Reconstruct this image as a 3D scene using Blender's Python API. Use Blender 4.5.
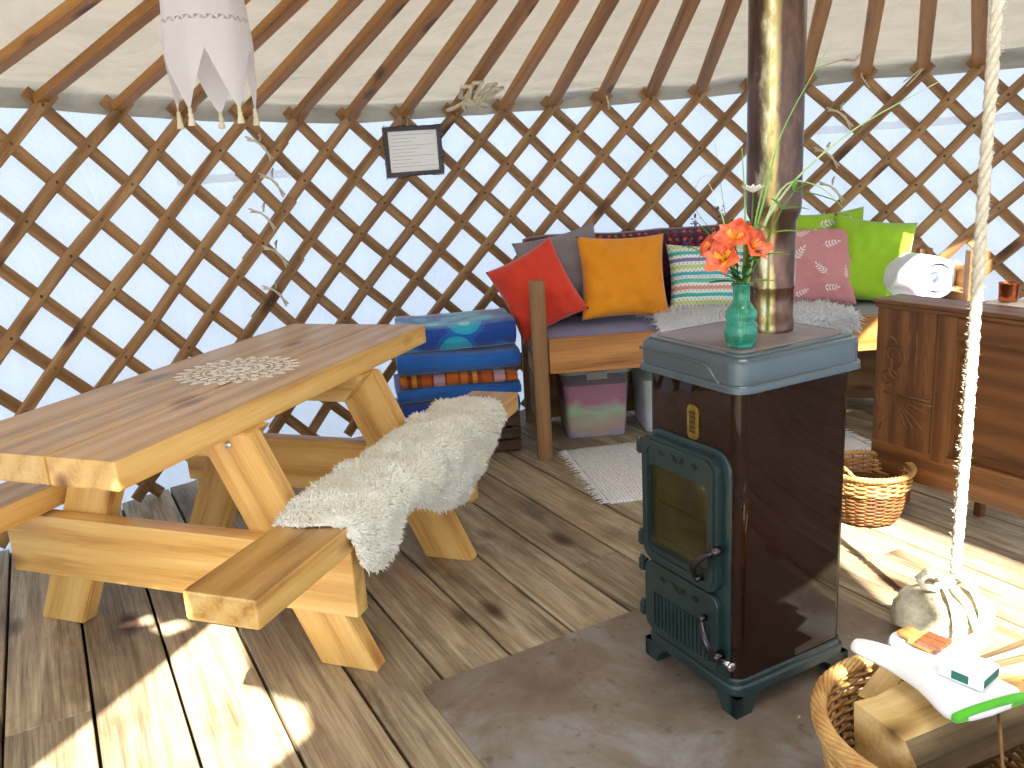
import bpy, bmesh, math, random
from mathutils import Vector, Matrix, noise
for o in list(bpy.data.objects): bpy.data.objects.remove(o)
S = bpy.context.scene; COL = S.collection
R = math.radians; PI = math.pi
random.seed(7)
V = Vector

# ------------------------------------------------------------------ camera
CAMH = 1.32; PITCH = R(14.4); ROLL = R(-3.4); FPX = 850.0
cam = bpy.data.cameras.new('camera'); camo = bpy.data.objects.new('camera', cam); COL.objects.link(camo)
cam.sensor_fit = 'HORIZONTAL'; cam.sensor_width = 36.0; cam.lens = 36.0 * FPX / 1024; cam.clip_start = .02; cam.clip_end = 200
cp, sp, cr, sr = math.cos(PITCH), math.sin(PITCH), math.cos(ROLL), math.sin(ROLL)
fw = V((0, cp, -sp)); x0 = V((1, 0, 0)); u0 = V((0, sp, cp))
cx = cr * x0 + sr * u0; cu = -sr * x0 + cr * u0
m = Matrix((cx, cu, -fw)).transposed().to_4x4(); m.translation = V((0, 0, CAMH)); camo.matrix_world = m
S.camera = camo

# ------------------------------------------------------------------ light
SUN = V((.095, -.89, 1.0)).normalized()
w = bpy.data.worlds.new('world'); S.world = w; w.use_nodes = True
bgn = w.node_tree.nodes['Background']; bgn.inputs[0].default_value = (.86, .93, 1.0, 1); bgn.inputs[1].default_value = 1.5
sl = bpy.data.lights.new('sun', 'SUN'); sl.energy = 10; sl.angle = R(.7); sl.color = (1, .93, .80)
so = bpy.data.objects.new('sun', sl); COL.objects.link(so); so.rotation_euler = SUN.to_track_quat('Z', 'Y').to_euler(); so.location = (3, -3, 8)
S.view_settings.view_transform = 'Standard'; S.view_settings.look = 'None'; S.view_settings.gamma = 1
S.view_settings.use_curve_mapping = False; S.view_settings.exposure = 1.3

# ------------------------------------------------------------------ node helpers
def lin(c):
    if isinstance(c, str):
        c = [int(c[i:i + 2], 16) / 255 for i in (0, 2, 4)]
    return tuple((v / 12.92 if v <= .04045 else ((v + .055) / 1.055) ** 2.4) for v in c) + (1,)
class NT:
    def __init__(s, name):
        s.m = bpy.data.materials.new(name); s.m.use_nodes = True; s.t = s.m.node_tree
        s.b = s.t.nodes['Principled BSDF']; s.out = s.t.nodes['Material Output']
    def n(s, typ, **k):
        nd = s.t.nodes.new('ShaderNode' + typ)
        for a, v in k.items():
            if a.startswith('i_'):
                key = a[2:].replace('_', ' ')
                nd.inputs[int(key) if key.isdigit() else key].default_value = v
            else: setattr(nd, a, v)
        return nd
    def l(s, a, b): s.t.links.new(a, b)
    def ramp(s, fac, stops, interp='LINEAR'):
        r = s.n('ValToRGB'); r.color_ramp.interpolation = interp
        e = r.color_ramp.elements
        while len(e) < len(stops): e.new(.5)
        for i, (p, c) in enumerate(stops): e[i].position = p; e[i].color = lin(c) if not isinstance(c, float) else (c, c, c, 1)
        s.l(fac, r.inputs[0]); return r.outputs[0]
    def coord(s, scale=(1, 1, 1), rnd=True, rot=(0, 0, 0)):
        tc = s.n('TexCoord'); v = tc.outputs['Object']
        if rnd:
            oi = s.n('ObjectInfo'); at = s.n('Attribute', attribute_name='rnd')
            ad = s.n('Math', operation='ADD'); s.l(oi.outputs['Random'], ad.inputs[0]); s.l(at.outputs['Fac'], ad.inputs[1])
            mu = s.n('Math', operation='MULTIPLY', i_1=37.0); s.l(ad.outputs[0], mu.inputs[0])
            va = s.n('VectorMath', operation='ADD'); s.l(v, va.inputs[0]); s.l(mu.outputs[0], va.inputs[1]); v = va.outputs[0]
        mp = s.n('Mapping'); mp.inputs['Scale'].default_value = scale; mp.inputs['Rotation'].default_value = rot
        s.l(v, mp.inputs[0]); return mp.outputs[0]
    def noise(s, vec, scale=1, detail=4, rough=.55, dist=0):
        nd = s.n('TexNoise', i_Scale=scale, i_Detail=detail, i_Roughness=rough, i_Distortion=dist); s.l(vec, nd.inputs['Vector']); return nd.outputs['Fac']
    def mix(s, f, a, b, mode='MIX'):
        nd = s.n('Mix', data_type='RGBA', blend_type=mode)
        for k, v in ((0, f), (6, a), (7, b)):
            if hasattr(v, 'is_linked') or hasattr(v, 'links'): s.l(v, nd.inputs[k])
            else: nd.inputs[k].default_value = v if k == 0 else (lin(v) if isinstance(v, str) else v)
        return nd.outputs[2]
    def math(s, op, a, b=None, c=None):
        nd = s.n('Math', operation=op)
        for i, v in enumerate((a, b, c)):
            if v is None: continue
            if hasattr(v, 'links'): s.l(v, nd.inputs[i])
            else: nd.inputs[i].default_value = v
        return nd.outputs[0]
    def bump(s, h, strength=.3, dist=.01):
        b = s.n('Bump', i_Strength=strength, i_Distance=dist); s.l(h, b.inputs['Height']); s.l(b.outputs[0], s.b.inputs['Normal']); return b
    def base(s, c):
        if hasattr(c, 'links'): s.l(c, s.b.inputs['Base Color'])
        else: s.b.inputs['Base Color'].default_value = lin(c)
    def set(s, **k):
        for a, v in k.items(): s.b.inputs[a.replace('_', ' ')].default_value = v

def wood(name, light, mid, dark, rough=.45, grain=1.0, knots=True, coat=0., tint=0., stain=0., stainc='3a2c1e'):
    t = NT(name)
    v = t.coord((1.0 * grain, 9 * grain, 9 * grain))
    n1 = t.noise(v, 1.5, 6, .62, .9); nf_ = t.noise(t.coord((3 * grain, 60 * grain, 60 * grain)), 1.6, 3, .6)
    wv = t.n('TexWave', wave_type='RINGS', rings_direction='X', i_Scale=.9, i_Distortion=9.0, i_Detail=3.0)
    wv.inputs['Detail Scale'].default_value = .5; t.l(t.coord((.5 * grain, 5 * grain, 5 * grain)), wv.inputs['Vector'])
    f = t.math('MULTIPLY_ADD', wv.outputs['Fac'], .2, t.math('MULTIPLY_ADD', nf_, .4, t.math('MULTIPLY', n1, .45)))
    c = t.ramp(f, [(.3, dark), (.5, mid), (.7, light)])
    v2 = t.coord((1, 1, 1)); n2 = t.noise(v2, 3.0, 3, .6)
    c = t.mix(t.ramp(n2, [(.35, 0.0), (.7, .55)]), c, mid)
    if knots:
        vk = t.coord((2.3, 6.5, 6.5)); vo = t.n('TexVoronoi', i_Scale=1.0); vo.inputs['Randomness'].default_value = 1; t.l(vk, vo.inputs['Vector'])
        k = t.ramp(vo.outputs['Distance'], [(.12, 1.0), (.21, 0.0)])
        c = t.mix(k, c, dark)
        k2 = t.ramp(vo.outputs['Distance'], [(.05, 1.0), (.12, 0.0)]); c = t.mix(t.math('MULTIPLY', k2, .7), c, '2e1a0c')
    if stain:
        ns = t.noise(t.coord((1.2, 3, 3)), 2.2, 5, .65); c = t.mix(t.ramp(ns, [(.5, 0.0), (.68, stain)]), c, stainc)
    if tint:
        at = t.n('Attribute', attribute_name='rnd'); oi = t.n('ObjectInfo')
        a = t.math('FRACT', t.math('MULTIPLY', t.math('ADD', at.outputs['Fac'], oi.outputs['Random']), 7.31))
        mp = t.n('MapRange', i_3=1 - tint, i_4=1 + tint * .6); t.l(a, mp.inputs[0])
        hs = t.n('HueSaturation'); t.l(mp.outputs[0], hs.inputs['Value']); t.l(c, hs.inputs['Color']); c = hs.outputs[0]
    t.base(c); t.set(Roughness=rough)
    if coat: t.set(Coat_Weight=coat, Coat_Roughness=.18)
    t.bump(f, .25, .004)
    return t.m
def cloth(name, col, col2=None, rough=.95, bumps=.25, sheen=.25, scale=6, trans=0):
    t = NT(name); v = t.coord()
    n = t.noise(v, scale, 4, .6)
    c = t.mix(t.ramp(n, [(.3, 0.0), (.7, 1.0)]), col, col2 or col)
    t.base(c); t.set(Roughness=rough, Sheen_Weight=sheen)
    fine = t.noise(v, 420, 2, .5); t.bump(t.math('MULTIPLY_ADD', fine, .25, n), bumps, .012)
    return t.m
def plain(name, col, rough=.5, metal=0., coat=0., noisy=0., col2=None, **k):
    t = NT(name); v = t.coord()
    if noisy:
        n = t.noise(v, noisy, 5, .6); t.base(t.mix(t.ramp(n, [(.35, 0.0), (.65, 1.0)]), col, col2 or col)); t.bump(n, .12, .003)
    else: t.base(col)
    t.set(Roughness=rough, Metallic=metal, Coat_Weight=coat, **k); return t.m

M = {}
M['pine'] = wood('varnished_pine', 'f0cc86', 'e2b264', 'b47e3e', .38, coat=.35, tint=.08)
M['pine_top'] = wood('worn_pine', 'dcb47a', 'c4985e', '94693a', .38, coat=.3, tint=.06, stain=.35, stainc='7a5834')
M['bench_top'] = wood('worn_bench_pine', 'd2a868', 'b98c4c', '86592a', .36, coat=.4, tint=.05, stain=.3, stainc='6a4c2c')
M['slat'] = wood('lattice_ash', 'b8946a', '9c744a', '6a4828', .6, 1.6, tint=.2)
M['pole'] = wood('roof_pole_wood', 'be863e', 'a8702e', '70461a', .5, 1.2, tint=.16)
M['bedwood'] = wood('day_bed_pine', 'd0985a', 'b67c3e', '7c4c22', .5, tint=.1, stain=.15)
M['bedpost'] = wood('dark_pine_post', 'a07850', '866038', '57391e', .55, stain=.25)
M['oak'] = wood('carved_oak', '8c5e34', '6c4424', '422814', .42, 1.3, knots=False, coat=.2)
M['split'] = wood('split_firewood', 'ecd29a', 'd8b678', 'a88248', .8, .9, tint=.12)
M['bark'] = wood('bark', '8a765a', '665238', '35291c', .95, .8, knots=False, stain=.5, stainc='2a2118')
M['crate'] = wood('crate_wood', '5a3f28', '463020', '2c1c12', .7)

# floor boards
t = NT('weathered_floor_boards')
v = t.coord((1.1, 16, 16)); n1 = t.noise(v, 1.5, 6, .65, .8)
nf_ = t.noise(t.coord((2.5, 85, 85)), 1.5, 4, .65); n1 = t.math('MULTIPLY_ADD', nf_, .45, t.math('MULTIPLY', n1, .62))
c = t.ramp(n1, [(.30, '4c4134'), (.45, '8a7b64'), (.58, 'b6a68a'), (.74, 'd6c8ac')])
n2 = t.noise(t.coord((1.6, 4, 4)), 1.6, 5, .65); c = t.mix(t.ramp(n2, [(.47, 0.0), (.72, .8)]), c, '54432f')
n3 = t.noise(t.coord((1, 3, 3)), 2.6, 4, .6); c = t.mix(t.ramp(n3, [(.5, 0.0), (.75, .6)]), c, 'a88a66')
vo = t.n('TexVoronoi', i_Scale=1.0); t.l(t.coord((1.9, 4.4, 4.4)), vo.inputs['Vector'])
c = t.mix(t.ramp(vo.outputs['Distance'], [(.09, 1.0), (.19, 0.0)]), c, '4a3524')
at = t.n('Attribute', attribute_name='rnd'); mp = t.n('MapRange', i_3=.8, i_4=1.16); t.l(t.math('FRACT', t.math('MULTIPLY', at.outputs['Fac'], 5.3)), mp.inputs[0])
hs = t.n('HueSaturation'); t.l(mp.outputs[0], hs.inputs['Value']); t.l(c, hs.inputs['Color']); t.base(hs.outputs[0])
t.set(Roughness=.55); t.bump(n1, .5, .006); M['floor'] = t.m
M['dark'] = plain('dark_void', '0c0a08', .9)
# canvas
def canvas(name, col, col2, tr, trc, sc=(1, 1, 1), strength=.5):
    t = NT(name); v = t.coord(sc, rnd=False)
    n = t.noise(v, 2.2, 6, .6, 1.2); n2 = t.noise(v, 9, 4, .6, .5)
    h = t.math('MULTIPLY_ADD', n2, .35, n)
    c = t.mix(t.ramp(n, [(.35, 0.0), (.65, 1.0)]), col, col2)
    t.base(c); t.set(Roughness=.9); bp = t.bump(h, strength, .05)
    tb = t.n('BsdfTranslucent'); tb.inputs[0].default_value = lin(trc); t.l(bp.outputs[0], tb.inputs['Normal'])
    mx = t.n('MixShader', i_0=tr); t.l(t.b.outputs[0], mx.inputs[1]); t.l(tb.outputs[0], mx.inputs[2]); t.l(mx.outputs[0], t.out.inputs[0])
    return t.m
M['wallcanvas'] = canvas('wall_canvas', 'dce3ee', 'c6d1e2', .42, 'c2cfe4', (1, 1, .45), .8)
M['roofcanvas'] = canvas('roof_canvas', 'b8b2a6', '969084', .12, 'c4beb2', (1, 1, 2.5), .35)
M['band'] = canvas('white_webbing', 'fafaff', 'f0f0fa', .75, 'ffffff')
# metals
t = NT('hearth_steel'); v = t.coord(rnd=False); n = t.noise(v, 3.2, 6, .65, .4); n2 = t.noise(v, 22, 4, .6); n3 = t.noise(v, 7, 5, .7)
c = t.ramp(n, [(.3, '6c5a4c'), (.5, '877a6e'), (.68, 'a2a2a2')])
c = t.mix(t.ramp(n2, [(.6, 0.0), (.72, .6)]), c, '4a362a'); c = t.mix(t.ramp(n3, [(.55, 0.0), (.7, .5)]), c, '7a5a42')
t.base(c); t.set(Roughness=.48, Metallic=.25); t.bump(n2, .15, .003); M['steel'] = t.m
M['enamel_brown'] = plain('brown_enamel', '28140c', .8, 0, .6, 3, '1e0e08', Coat_Roughness=.03, Specular_IOR_Level=.0)
M['castgreen'] = plain('green_cast_iron', '22383a', .34, .15, .3, 8, '1c3032', Coat_Roughness=.2)
M['lid'] = plain('grey_green_enamel', '4c5a62', .25, .25, .5, 5, '44525a', Coat_Roughness=.12)
M['lidtop'] = plain('scorched_lid_plate', '8c8084', .42, .2, .1, 7, '74686a')
M['brass'] = plain('brass_badge', 'b89a4a', .3, .9, 0, 30, '8a6f30')
M['brassdark'] = plain('badge_relief', '4a3c1c', .5, .6)
M['chrome'] = plain('chrome', 'b8b8c0', .15, 1)
M['darkmetal'] = plain('dark_handle_metal', '4a4448', .25, .9)
M['black'] = plain('black_gap', '0a0c0c', .6)
t = NT('sooty_glass'); v = t.coord((6, 6, 1)); n = t.noise(v, 5, 4, .6); t.base(t.ramp(n, [(.3, '1c1c0c'), (.6, '36320f'), (.8, '4a4412')])); t.set(Roughness=.12, Coat_Weight=1); M['sootglass'] = t.m
t = NT('tarnished_flue_painted_highlight'); v = t.coord((5, 5, 2.2), rnd=False); n = t.noise(v, 5, 6, .65, .2); tc = t.n('TexCoord'); sx_ = t.n('SeparateXYZ'); t.l(tc.outputs['Object'], sx_.inputs[0])
band = t.math('ADD', sx_.outputs[0], t.math('MULTIPLY', t.math('SUBTRACT', n, .5), .05)); gold = t.ramp(t.math('MULTIPLY_ADD', band, 8.0, .5), [(.10, 0.0), (.24, 1.0), (.32, 1.0), (.44, 0.0)])  # pale gold streak: a highlight painted into the base colour
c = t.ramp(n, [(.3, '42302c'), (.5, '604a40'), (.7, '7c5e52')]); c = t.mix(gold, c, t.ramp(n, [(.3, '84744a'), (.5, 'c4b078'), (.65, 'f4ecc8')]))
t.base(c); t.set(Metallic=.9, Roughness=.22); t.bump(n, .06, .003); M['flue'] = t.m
M['copper'] = plain('copper', 'd88a62', .25, 1, 0, 12, 'c0704a')
M['zinc'] = plain('zinc_bolt', 'd0d0d0', .3, .9)
# rope & wicker
M['rope'] = cloth('cotton_rope', 'efe8d6', 'd8cdb4', bumps=.5, scale=90)
M['string'] = cloth('cream_string', 'ece2c8', 'd8cba8', scale=60)
M['wicker'] = plain('pale_willow', 'd6ac6e', .55, 0, 0, 18, 'b5834a')
M['wickerdark'] = plain('brown_willow', '8a6034', .6, 0, 0, 18, '644020')
M['wool'] = cloth('sheepskin_wool', 'fffff8', 'fbf6e6', sheen=.3, scale=9)
M['longwool'] = cloth('white_long_wool', 'fafcff', 'eef2fa', sheen=.5, scale=9)
# stone
t = NT('pale_stone'); v = t.coord(); n = t.noise(v, 14, 6, .7); t.base(t.ramp(n, [(.3, '7a7260'), (.5, 'bdb59c'), (.7, 'e6dfcb')])); t.set(Roughness=.9); t.bump(n, .5, .01); M['stone'] = t.m

# ------------------------------------------------------------------ mesh helpers
def finish(name, bm, mat, parent=None, smooth=False, mw=None):
    me = bpy.data.meshes.new(name); bmesh.ops.recalc_face_normals(bm, faces=bm.faces)
    bm.to_mesh(me); bm.free()
    for mm in (mat if isinstance(mat, (list, tuple)) else [mat]): me.materials.append(mm)
    if smooth:
        for p in me.polygons: p.use_smooth = True
        if smooth == 'auto': me.set_sharp_from_angle(angle=R(38))
    o = bpy.data.objects.new(name, me); COL.objects.link(o)
    if parent is not None: o.parent = parent
    if mw is not None: o.matrix_basis = mw
    return o
def thing(name, label, cat, loc=(0, 0, 0), rz=0, group=None):
    o = bpy.data.objects.new(name, None); COL.objects.link(o); o.empty_display_size = .1
    o.location = loc; o.rotation_euler = (0, 0, rz); tag(o, label, cat, group); return o
def tag(o, label, cat, group=None, kind=None):
    o['label'] = label; o['category'] = cat
    if group: o['group'] = group
    if kind: o['kind'] = kind
    return o
def frame(xa, za, loc):
    xa = V(xa).normalized(); za = V(za); za = (za - xa * za.dot(xa)).normalized(); ya = za.cross(xa)
    m = Matrix((xa, ya, za)).transposed().to_4x4(); m.translation = V(loc); return m
def rotm(loc, rx=0, ry=0, rz=0):
    return Matrix.Translation(V(loc)) @ Matrix.Rotation(rz, 4, 'Z') @ Matrix.Rotation(ry, 4, 'Y') @ Matrix.Rotation(rx, 4, 'X')
def box(bm, size, center=(0, 0, 0), mw=None, bev=0, seg=2, mi=0):
    r = bmesh.ops.create_cube(bm, size=1); vs = r['verts']
    for v in vs: v.co = V((v.co.x * size[0] + center[0], v.co.y * size[1] + center[1], v.co.z * size[2] + center[2]))
    if bev:
        es = list({e for v in vs for e in v.link_edges})
        g = bmesh.ops.bevel(bm, geom=es, offset=bev, segments=seg, affect='EDGES', profile=.6)
        vs = list({v for f in g['faces'] for v in f.verts} | {v for v in vs if v.is_valid})
    fs = {f for v in vs for f in v.link_faces}
    for f in fs: f.material_index = mi
    if mw is not None:
        for v in vs: v.co = mw @ v.co
    return vs
def board(name, parent, a, b, wdt, thk, up, mat, bev=.004, ka=0, kb=0, top=None):
    """timber from a to b (parent space), width across, thickness along up; ka,kb slant the ends"""
    a, b = V(a), V(b); L = (b - a).length
    bm = bmesh.new(); vs = box(bm, (L, wdt, thk), bev=bev)
    for v in vs:
        if v.co.x < 0: v.co.x += ka * v.co.y
        else: v.co.x += kb * v.co.y
    mats = mat
    if top is not None:
        bm.normal_update(); mats = [mat, top]
        for f in bm.faces:
            if f.normal.z > .8: f.material_index = 1
    return finish(name, bm, mats, parent, False, frame(b - a, up, (a + b) / 2))
def tube(bm, pts, r, seg=8, cap=True, mi=0, closed=False, flat=1.0):
    pts = [V(p) for p in pts]; n = len(pts); rs = r if isinstance(r, (list, tuple)) else [r] * n
    rings = []; prev = None
    for i, p in enumerate(pts):
        if closed: d = pts[(i + 1) % n] - pts[(i - 1) % n]
        else: d = pts[min(i + 1, n - 1)] - pts[max(i - 1, 0)]
        if d.length < 1e-9: d = V((0, 0, 1))
        d.normalize()
        if prev is None: a = d.orthogonal().normalized()
        else:
            a = prev - d * prev.dot(d)
            a = a.normalized() if a.length > 1e-6 else d.orthogonal().normalized()
        prev = a; b = d.cross(a)
        rings.append([bm.verts.new(p + (a * math.cos(2 * PI * k / seg) + b * math.sin(2 * PI * k / seg) * flat) * rs[i]) for k in range(seg)])
    m_ = n if closed else n - 1
    for i in range(m_):
        A, B = rings[i], rings[(i + 1) % n]
        for k in range(seg):
            f = bm.faces.new((A[k], A[(k + 1) % seg], B[(k + 1) % seg], B[k])); f.material_index = mi; f.smooth = True
    if cap and not closed:
        for rg in (rings[0][::-1], rings[-1]):
            f = bm.faces.new(rg); f.material_index = mi
def lathe(bm, prof, seg=32, mi=0, loc=(0, 0, 0), flut=None):
    rings = []
    for (r, z) in prof:
        rings.append([bm.verts.new((loc[0] + r * (1 + (flut(k / seg * 2 * PI, z) if flut else 0)) * math.cos(2 * PI * k / seg), loc[1] + r * (1 + (flut(k / seg * 2 * PI, z) if flut else 0)) * math.sin(2 * PI * k / seg), loc[2] + z)) for k in range(seg)])
    for A, B in zip(rings, rings[1:]):
        for k in range(seg):
            f = bm.faces.new((A[k], A[(k + 1) % seg], B[(k + 1) % seg], B[k])); f.smooth = True; f.material_index = mi
    return rings
def prism(bm, poly, h0, h1, mw=None, mi=0, bev=0):
    """polygon in xy extruded in z, its top edge rounded by bev"""
    T_ = mw if mw is not None else Matrix.Identity(4); n = len(poly)
    area = sum(poly[i][0] * poly[(i + 1) % n][1] - poly[(i + 1) % n][0] * poly[i][1] for i in range(n)); sg = 1 if area > 0 else -1
    def inset(d):
        out = []
        for i in range(n):
            a, b, c = V(poly[i - 1]), V(poly[i]), V(poly[(i + 1) % n]); e1, e2 = (b - a), (c - b)
            n1 = V((-e1.y, e1.x)).normalized(); n2 = V((-e2.y, e2.x)).normalized(); m_ = (n1 + n2)
            m_ = m_ / max(.35, m_.length_squared / 2) if m_.length > 1e-6 else n1
            out.append(b + m_ * d * sg)
        return out
    lv = [(h0, 0), (h1, 0)] if not bev else [(h0, 0)] + [(h1 - bev + (bev if h1 > h0 else -bev) * math.sin(a), bev * (1 - math.cos(a))) for a in [PI / 2 * k / 4 for k in range(5)]]
    rings = [[bm.verts.new(T_ @ V((p[0], p[1], z))) for p in inset(d)] for z, d in lv]
    fs = [bm.faces.new(rings[0][::-1]), bm.faces.new(rings[-1])]
    for A, B in zip(rings, rings[1:]):
        for i in range(n): fs.append(bm.faces.new((A[i], A[(i + 1) % n], B[(i + 1) % n], B[i])))
    for f in fs: f.material_index = mi
def roundrect(w_, h_, r, seg=6, cx_=0, cy_=0, corners=(1, 1, 1, 1)):
    pts = []
    for i, (sx, sy) in enumerate(((1, 1), (-1, 1), (-1, -1), (1, -1))):
        rr = r * corners[i]
        ccx, ccy = sx * (w_ / 2 - rr), sy * (h_ / 2 - rr)
        if rr <= 1e-6: pts.append((cx_ + ccx, cy_ + ccy)); continue
        for k in range(seg + 1):
            a = i * PI / 2 + k / seg * PI / 2
            pts.append((cx_ + ccx + rr * math.cos(a), cy_ + ccy + rr * math.sin(a)))
    return pts
def fbm(p, s=1.0): return noise.fractal(V(p) * s, 1.0, 2.0, 4)
def tufts(bm, samples, length, rad, curl=.5, mi=0):
    """short curved locks of wool: (point, normal) samples"""
    for p, n in samples:
        n = (n + V((random.gauss(0, curl), random.gauss(0, curl), random.gauss(0, curl) - .12))).normalized()
        L = length * random.uniform(.6, 1.25); a = n.orthogonal().normalized(); a.rotate(Matrix.Rotation(random.uniform(0, 6.28), 3, n)); b = n.cross(a)
        r = rad * random.uniform(.7, 1.3); bend = (a * random.gauss(0, .35) + b * random.gauss(0, .35) + V((0, 0, -.18))) * L
        A = [bm.verts.new(p - n * .004 + (a * math.cos(k * 2.094) + b * math.sin(k * 2.094)) * r) for k in range(3)]
        q = p + n * L * .55 + bend * .35
        B = [bm.verts.new(q + (a * math.cos(k * 2.094) + b * math.sin(k * 2.094)) * r * .75) for k in range(3)]
        tip = bm.verts.new(p + n * L + bend)
        for k in range(3):
            f1 = bm.faces.new((A[k], A[(k + 1) % 3], B[(k + 1) % 3], B[k])); f2 = bm.faces.new((B[k], B[(k + 1) % 3], tip)); f1.smooth = f2.smooth = True; f1.material_index = f2.material_index = mi

# frames used in the yurt
YC = V((.81, 1.38, 0)); RW = 3.2
pv = V((math.sin(R(-28.4)), math.cos(R(-28.4)), 0)); qv = V((math.cos(R(-28.4)), -math.sin(R(-28.4)), 0))   # along / across the floor boards
def PQ(p, q, z=0): return pv * p + qv * q + V((0, 0, z))
tv = V((math.sin(R(20.5)), math.cos(R(20.5)), 0)); uv = V((math.cos(R(20.5)), -math.sin(R(20.5)), 0))       # along / across the table
def TU(t_, u_, z=0): return tv * t_ + uv * u_ + V((0, 0, z))

# ------------------------------------------------------------------ floor
bm = bmesh.new(); lay = bm.loops.layers.color.new('rnd')
PW = .2075; RF = 3.3
cpq = (YC.dot(pv), YC.dot(qv))
joints = {8: [2.23], 0: [2.28], 3: [3.4], 5: [.6], 11: [3.0], 12: [1.7], 13: [3.5], 2: [.9]}
for k in range(-12, 22):
    q0 = -.283 + PW * k; qm = q0 + PW / 2
    h = RF ** 2 - (qm - cpq[1]) ** 2
    if h <= 0: continue
    h = math.sqrt(h); js = [j for j in joints.get(k, []) if abs(j - cpq[0]) < h]
    ends = [cpq[0] - h] + js + [cpq[0] + h]
    for a, b in zip(ends, ends[1:]):
        L = b - a; nf = len(bm.faces)
        vs = box(bm, (L - .003, PW - .009, .03), ((a + b) / 2, -qm, -.015), bev=.0025, seg=1)
        rv = random.random()
        for f in bm.faces:
            if f.index == -1 or f.index >= nf:
                for lp in f.loops: lp[lay] = (rv, rv, rv, 1)
        bm.faces.index_update()
fl = finish('floor', bm, M['floor']); fl.rotation_euler = (0, 0, R(118.4)); fl['kind'] = 'structure'
bm = bmesh.new(); lathe(bm, [(0.001, -.032), (3.4, -.032), (3.4, -.2), (.001, -.2)], 64)
o = finish('floor_base', bm, M['dark']); o.location = YC; o['kind'] = 'structure'
bm = bmesh.new(); lathe(bm, [(.001, -.3), (40, -.3)], 48); o = finish('ground', bm, plain('neutral_grey_ground', '8e8e88', .9, 0, 0, 3, '777a72')); o['kind'] = 'structure'  # unseen ground, greyed so its bounce adds no green to the canvas

# ------------------------------------------------------------------ wall top joints (index -> angle, height)
JA = [-51.55, -46.32, -41.65, -36.71, -32.35, -27.87, -23.06, -18.4, -13.76, -9.29, -4.72, -.18, 4.29, 8.93, 13.53, 18.54, 23.18, 27.43]
JZ = [1.675, 1.651, 1.633, 1.624, 1.612, 1.607, 1.609, 1.615, 1.625, 1.629, 1.641, 1.647, 1.647, 1.659, 1.664, 1.674, 1.669, 1.673]
def ja(i):
    if i <= 0: return JA[0] + i * 5.0
    if i >= 17: return JA[17] + (i - 17) * 4.75
    k = int(i); return JA[k] * (1 - i + k) + JA[min(k + 1, 17)] * (i - k)
def jz(i):
    if i <= 0: return min(1.72, JZ[0] - i * .008)
    if i >= 17: return 1.673
    k = int(i); return JZ[k] * (1 - i + k) + JZ[min(k + 1, 17)] * (i - k)
def cyl(i, z, r): a = R(ja(i)); return V((YC.x + r * math.sin(a), YC.y + r * math.cos(a), z))
def idx_of(deg):
    lo, hi = -20.0, 60.0
    for _ in range(40):
        mid = (lo + hi) / 2
        if ja(mid) < deg: lo = mid
        else: hi = mid
    return lo
def ztop(deg):
    d = (deg + 180) % 360 - 180
    return jz(idx_of(d)) if -60 < d < 60 else (1.70 if d <= -60 else 1.675)

# ------------------------------------------------------------------ canvas wall (doorway behind the viewer)
DOOR0, DOOR1 = 188.0, 232.0
bm = bmesh.new(); NA, NZ = 420, 20; grid = []
for i in range(NA + 1):
    d = DOOR1 - 360 + (DOOR0 + 360 - DOOR1) * i / NA
    a = R(d); col_ = []
    for j in range(NZ + 1):
        z = -.03 + (ztop(d) + .095) * j / NZ
        r = 3.275 + .014 * fbm((a * 6, z * .9, 3)) + .010 * fbm((a * 26, z * 1.3, 9)) + .004 * fbm((a * 60, z * 3, 4))
        col_.append(bm.verts.new((YC.x + r * math.sin(a), YC.y + r * math.cos(a), z)))
    grid.append(col_)
for i in range(NA):
    for j in range(NZ):
        f = bm.faces.new((grid[i][j], grid[i + 1][j], grid[i + 1][j + 1], grid[i][j + 1])); f.smooth = True
o = finish('wall_back', bm, M['wallcanvas']); o['kind'] = 'structure'

# ------------------------------------------------------------------ roof canvas with added openings, out of view, shaped to place the sun patches
APEX = V((.70, 1.40, 2.40)); RC = .5
def roofpt(deg, f, lift=0.0):
    """f=0 at the wall, 1 at the apex"""
    a = R(deg); zt = ztop(deg); e = V((YC.x + 3.27 * math.sin(a), YC.y + 3.27 * math.cos(a), zt + .0))
    p = e.lerp(APEX + V((0, 0, .03)), f); p.z += lift; return p
bm = bmesh.new(); NA, NR = 300, 34; grid = []
for i in range(NA):
    d = i * 360 / NA; row = []
    for j in range(NR + 1):
        f = (j / NR) ** 1.5 * .85; s = math.sin(PI * min(1, f / .85))
        lift = .028 + .010 * fbm((math.sin(R(d)) * 9, math.cos(R(d)) * 9, f * 30)) * (1 - f) * 1.4 + .012 * math.exp(-f * 14) * math.sin(f * 160 + 3 * fbm((R(d) * 4, f * 3, 1)))
        row.append(bm.verts.new(roofpt(d, f, lift)))
    hem = V((YC.x + 3.249 * math.sin(R(d)), YC.y + 3.249 * math.cos(R(d)), ztop(d) - .045 + .008 * fbm((R(d) * 7, 2, 5))))
    row.insert(0, bm.verts.new(hem)); grid.append(row)
for i in range(NA):
    for j in range(NR + 1):
        A, B = grid[i], grid[(i + 1) % NA]
        f = bm.faces.new((A[j], A[j + 1], B[j + 1], B[j])); f.smooth = True
def tu2(t_, u_): return TU(t_, u_).to_2d()
pa = [tu2(1.91, -1.74), tu2(1.89, -1.66), tu2(1.72, -1.49), tu2(1.635, -1.43), tu2(1.60, -1.22), tu2(1.52, -1.15), tu2(1.376, -1.17), tu2(1.0, -1.3), tu2(1.0, -1.72)]
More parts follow.
